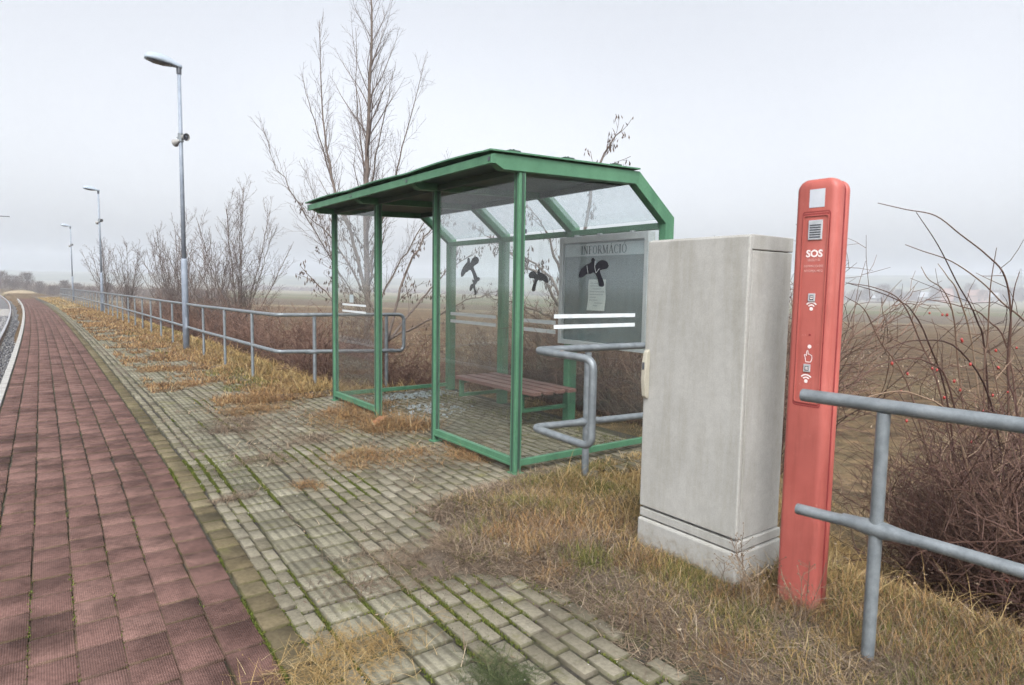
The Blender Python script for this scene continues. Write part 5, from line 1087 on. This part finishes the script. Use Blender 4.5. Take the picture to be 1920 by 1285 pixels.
# ------------------------------------------------------------------ far things
def far_crown(seed, H, W, n):
    rng = np.random.default_rng(seed); tk = MB(); tk.cur = .3; tk.tube([(0, 0, -.3), (0, 0, H * .35), (0, 0, H * .7)], [H * .025, H * .018, H * .008], 5); cr = MB()
    for _ in range(n):
        a = rng.uniform(0, 6.28); z = H * (.18 + .75 * rng.uniform() ** .8); prof = math.sin(math.pi * min(1, max(0.05, (z / H - .08) / .95))) ** .6; r = W * .5 * prof * math.sqrt(rng.uniform())
        p = Vector((r * math.cos(a), r * math.sin(a), z)); d = Vector((math.cos(a) * .6 + rng.normal(0, .3), math.sin(a) * .6 + rng.normal(0, .3), .9 + rng.normal(0, .3))).normalized(); cr.cur = rng.uniform(0, 1)
        cr.tube(branch_path(p - d * H * .08, d, H * rng.uniform(.10, .22), 2, rng, .05, .15), [H * .0045, H * .0032, H * .0018], 3, False)
    return tk, cr
protos = []
for k, (H, W, n) in enumerate(((5, 4.2, 800), (4.2, 5.2, 900), (6, 4.4, 800))):
    tk, cr = far_crown(400 + k, H, W, n); a = mesh_from('trunk', tk.v, tk.f, tk.r); a.materials.append(M['bark']); b = mesh_from('crown', cr.v, cr.f, cr.r); b.materials.append(M['twig']); protos.append((a, b, H))
def far_tree(k, x, y, s, label, group, z=None):
    t = thing('far_tree', (x, y, gz(x, y) if z is None else z), label, 'tree', group); t.rotation_euler.z = k * 1.3; s *= 1.15; t.scale = (s, s, s)
    for nm_, me in (('trunk', protos[k % 3][0]), ('crown', protos[k % 3][1])):
        o = bpy.data.objects.new(nm_, me); COL.objects.link(o); o.parent = t
def pos(px_, D):                 # ground point D metres away in the picture column px_
    u = (px_ - 960) / 1197.65 * D; return (D * FX_ + u * RX, D * FY_ + u * RY)
FT = [(4, 118, .95, 'leftmost hazy tree on the horizon beyond the track'), (26, 112, .86, 'hazy round tree second from the left beyond the track'), (52, 122, .85, 'hazy tree beyond the track, third from the left'), (76, 118, .72, 'low hazy tree above the platform end'), (100, 112, .66, 'low hazy tree above the end of the railing'),
      (122, 116, .68, 'hazy bush-like tree just left of the farthest lamp post'), (146, 120, .68, 'hazy tree just right of the farthest lamp post'), (172, 126, .60, 'hazy low tree between the far lamp posts'), (205, 130, .60, 'hazy low tree just right of the middle lamp post'), (240, 135, .56, 'small hazy tree behind the row of bare trees')]
for k, (px_, D, s, lb) in enumerate(FT): far_tree(k, *pos(px_, D * 1.12), s * .70, lb, 'hazy trees beyond the platform end')
# continuous scrub belt below them
rg = np.random.default_rng(44); mb = MB()
for k in range(5200):
    px_ = rg.uniform(-60, 420); D = rg.uniform(122, 155); x, y = pos(px_, D); p = Vector((x, y, gz(x, y) - .1)); mb.cur = rg.uniform(0, 1)
    mb.tube(branch_path(p + Vector((0, 0, rg.uniform(0, 1.5))), Vector((rg.normal(0, .5), rg.normal(0, .5), 1)).normalized(), rg.uniform(.5, 1.5), 2, rg, .0, .2), [.03, .022, .012], 3, False)
tag(obj('far_scrub', mb, M['twig'], kind='stuff'), 'grey hazy scrub belt beyond the platform end')
# pale earth heap at the end of the line
mb = MB(); n = 14; x, y = pos(40, 92)
mb.loft([[(x + math.cos(2 * math.pi * k / n) * r * 2.0, y + math.sin(2 * math.pi * k / n) * r * 1.2, gz(x, y) - .1 + z) for k in range(n)] for r, z in ((1.1, 0), (.9, .2), (.6, .4), (.3, .5), (.05, .55))])
M['sand'] = mat('pale_earth', (.17, .135, .085), (.23, .185, .12), 2, .95, 0, .5, 8)
tag(obj('earth_heap', mb, M['sand'], origin=(x, y, gz(x, y)), smooth=True), 'low pale earth heap beyond the end of the platform', 'earth heap')
# village in the haze
M['hw'] = mat('pale_house_wall', (.24, .225, .20), (.29, .27, .24), 1, .9); M['hp'] = mat('pink_house_wall', (.28, .19, .16), (.34, .23, .19), 1, .9); M['ht'] = mat('tile_roof', (.17, .105, .085), (.22, .14, .115), 2, .9); M['hwr'] = mat('white_sheet_roof', (.24, .25, .26), (.29, .30, .31), 1, .6); M['hd'] = mat('dark_window', (.03, .035, .04), (.05, .055, .06), 2, .3)
def house(px_, D, w, d, h, rh, wall, roof, label, zb):
    x, y = pos(px_, D); z = zb; t = thing('house', (x, y, z), label, 'house', 'village houses in the haze')
    mb = MB(); mb.prism([(-w / 2, 0), (w / 2, 0), (w / 2, h), (0, h + rh * .96), (-w / 2, h)], 'y', -d / 2, d / 2); mb.v = [(a + x, b + y, c + z) for a, b, c in mb.v]; o = obj('wall', mb, M[wall], t)
    mb = MB()
    for s in (-1, 1): mb.add([(x + s * (w / 2 + .5), y - d / 2 - .4, z + h - .35), (x + s * (w / 2 + .5), y + d / 2 + .4, z + h - .35), (x, y + d / 2 + .4, z + h + rh), (x, y - d / 2 - .4, z + h + rh), (x + s * (w / 2 + .5), y - d / 2 - .4, z + h - .15), (x + s * (w / 2 + .5), y + d / 2 + .4, z + h - .15), (x, y + d / 2 + .4, z + h + rh + .2), (x, y - d / 2 - .4, z + h + rh + .2)], [(3, 2, 1, 0), (4, 5, 6, 7), (0, 1, 5, 4), (1, 2, 6, 5), (2, 3, 7, 6), (3, 0, 4, 7)])
    r = obj('roof', mb, M[roof], t); mb = MB(); mb.box(x + w * .15, x + w * .15 + .7, y - .4, y + .4, z + h + rh * .5, z + h + rh + .9); obj('chimney', mb, M[wall], r)
    for q in (-.28, .28): mb = MB(); mb.box(x + q * w - .6, x + q * w + .6, y - d / 2 - .05, y - d / 2 + .02, z + 1, z + 2.3); obj('window', mb, M['hd'], t)
    for q in (-.25, .25): mb = MB(); mb.box(x - w / 2 - .05, x - w / 2 + .02, y + q * d - .6, y + q * d + .6, z + 1, z + 2.3); obj('window', mb, M['hd'], t)
    t.rotation_euler.z = math.radians(0)
for px_, D, w, d, h, rh, wl, rfm, lb in ((1638, 455, 9, 15, 3.2, 2.2, 'hw', 'hwr', 'hazy village house with a pale sheet roof, nearest the red pillar'), (1738, 470, 9, 11, 4, 3.5, 'hw', 'hwr', 'hazy white village house, second from the pillar'), (1766, 480, 8, 10, 6, 4, 'hp', 'ht', 'pinkish village house with tiled roof in the haze'), (1828, 485, 9, 11, 5, 4, 'hp', 'ht', 'pinkish village house farther right behind the rose canes'), (1850, 500, 9, 12, 4, 3, 'hw', 'hwr', 'white hazy house at the right edge of the village')):
    x, y = pos(px_, D); house(px_, D, w, d, h, rh, wl, rfm, lb, gz(x, y) + .2)
VT = [(1602, 420, 1.9), (1622, 430, 1.5), (1652, 425, 2.3), (1664, 440, 1.8), (1680, 430, 1.5), (1700, 470, 1.5), (1718, 480, 1.9), (1750, 460, 1.8), (1782, 490, 2.2), (1800, 470, 1.6), (1815, 500, 2.2), (1838, 480, 1.7), (1866, 500, 2.0), (1890, 480, 1.8), (1912, 490, 2.1)]
WH = ['directly beside the red pillar', 'just right of the pillar', 'darkest, left of the pale roof', 'beside the pale sheet roof', 'right of the pale sheet roof', 'between two pale houses', 'left of the white house', 'between the white and the pink house', 'right of the first pink house', 'low, between the pink houses', 'tall, left of the second pink house', 'before the last white house', 'right of the last white house', 'second from the right edge', 'at the right edge']
for k, (px_, D, s) in enumerate(VT): far_tree(k + 1, *pos(px_, D), s, 'hazy village tree ' + WH[k], 'village trees in the haze')
# belt of woods behind the village and along the middle horizon
rg = np.random.default_rng(45); mb = MB()
for k in range(2600):
    px_ = rg.uniform(420, 2000); D = rg.uniform(500, 640); x, y = pos(px_, D); H = rg.uniform(2.5, 7) * (.4 + .9 * float(noise2(px_ * .02, 0, 5))) * (1 if px_ > 1500 else .55); mb.cur = rg.uniform(0, 1)
    mb.tube([(x, y, gz(x, y) - .5), (x + rg.normal(0, .5), y, gz(x, y) + H * .6), (x + rg.normal(0, 1), y, gz(x, y) + H)], [1.1, .9, .1], 4, False)
tag(obj('far_wood', mb, M['twig'], kind='stuff'), 'hazy belt of woods across the fields')
# lattice pylon
x, y = pos(1905, 620); z = gz(x, y); t = thing('power_pylon', (x, y, z), 'faint lattice power pylon in the haze at the right edge', 'pylon'); mb = MB(); H = 26
for sx in (-1, 1):
    for sy in (-1, 1): mb.tube([(x + sx * 2.2, y + sy * 2.2, z), (x + sx * .4, y + sy * .4, z + H)], .14, 4)
for k in range(8):
    a, b = k / 8, (k + 1) / 8; f = lambda s: 2.2 - 1.8 * s
    for sx in (-1, 1): mb.tube([(x + sx * f(a), y - f(a), z + a * H), (x - sx * f(b), y - f(b), z + b * H)], .09, 4); mb.tube([(x - f(a), y + sx * f(a), z + a * H), (x - f(b), y - sx * f(b), z + b * H)], .09, 4)
obj('lattice', mb, M['darkmetal'], t)
for zz in (.80, .92): mb = MB(); mb.tube([(x - 4.2, y + 2.2, z + zz * H), (x, y, z + zz * H + .5), (x + 4.2, y - 2.2, z + zz * H)], [.08, .2, .08], 4); obj('arm', mb, M['darkmetal'], t)
# overhead line mast just outside the left edge, its arm reaching into view
yb = 60; b = P(-4.7, yb, -.7); t = thing('catenary_mast', b, 'overhead line mast whose arm reaches in at the left edge', 'mast')
mb = MB(); mb.box(b[0] - .14, b[0] + .14, b[1] - .14, b[1] + .14, b[2], b[2] + 8.2); obj('pole', mb, M['galv'], t)
za = b[2] + 6.95; tipx = P(-.9, yb)[0]
mb = MB(); mb.tube([(b[0] + .14, yb, za), (tipx, yb, za + .05)], .035, 6); mb.tube([(b[0] + .14, yb, za + 1.0), (tipx - 1.4, yb, za + .06)], .02, 6); mb.tube([(tipx - 1.3, yb, za - .02), (tipx - 1.35, yb, za - .22)], .015, 5); obj('arm', mb, M['darkmetal'], t)
mb = MB(); mb.tube([(b[0] + .3, yb, za), (b[0] + .8, yb, za)], .075, 8); mb.ellipsoid((tipx - 1.3, yb, za - .06), (.14, .10, .08), 8, 5); obj('insulator', mb, M['speaker'], t)

# ------------------------------------------------------------------ haze: real even air around everything
HZ = .0011
m = bpy.data.materials.new('haze_air'); m.use_nodes = True; nt = m.node_tree; nt.nodes.clear(); out = nt.nodes.new('ShaderNodeOutputMaterial'); v = nt.nodes.new('ShaderNodeVolumePrincipled')
v.inputs['Color'].default_value = (.88, .93, 1.0, 1); v.inputs['Density'].default_value = HZ; v.inputs['Anisotropy'].default_value = .25; nt.links.new(v.outputs[0], out.inputs['Volume'])
mb = MB(); mb.box(-1470, 1470, -1470, 1470, -13, 52); tag(obj('haze', mb, m, kind='stuff'), 'pale winter haze over the fields')
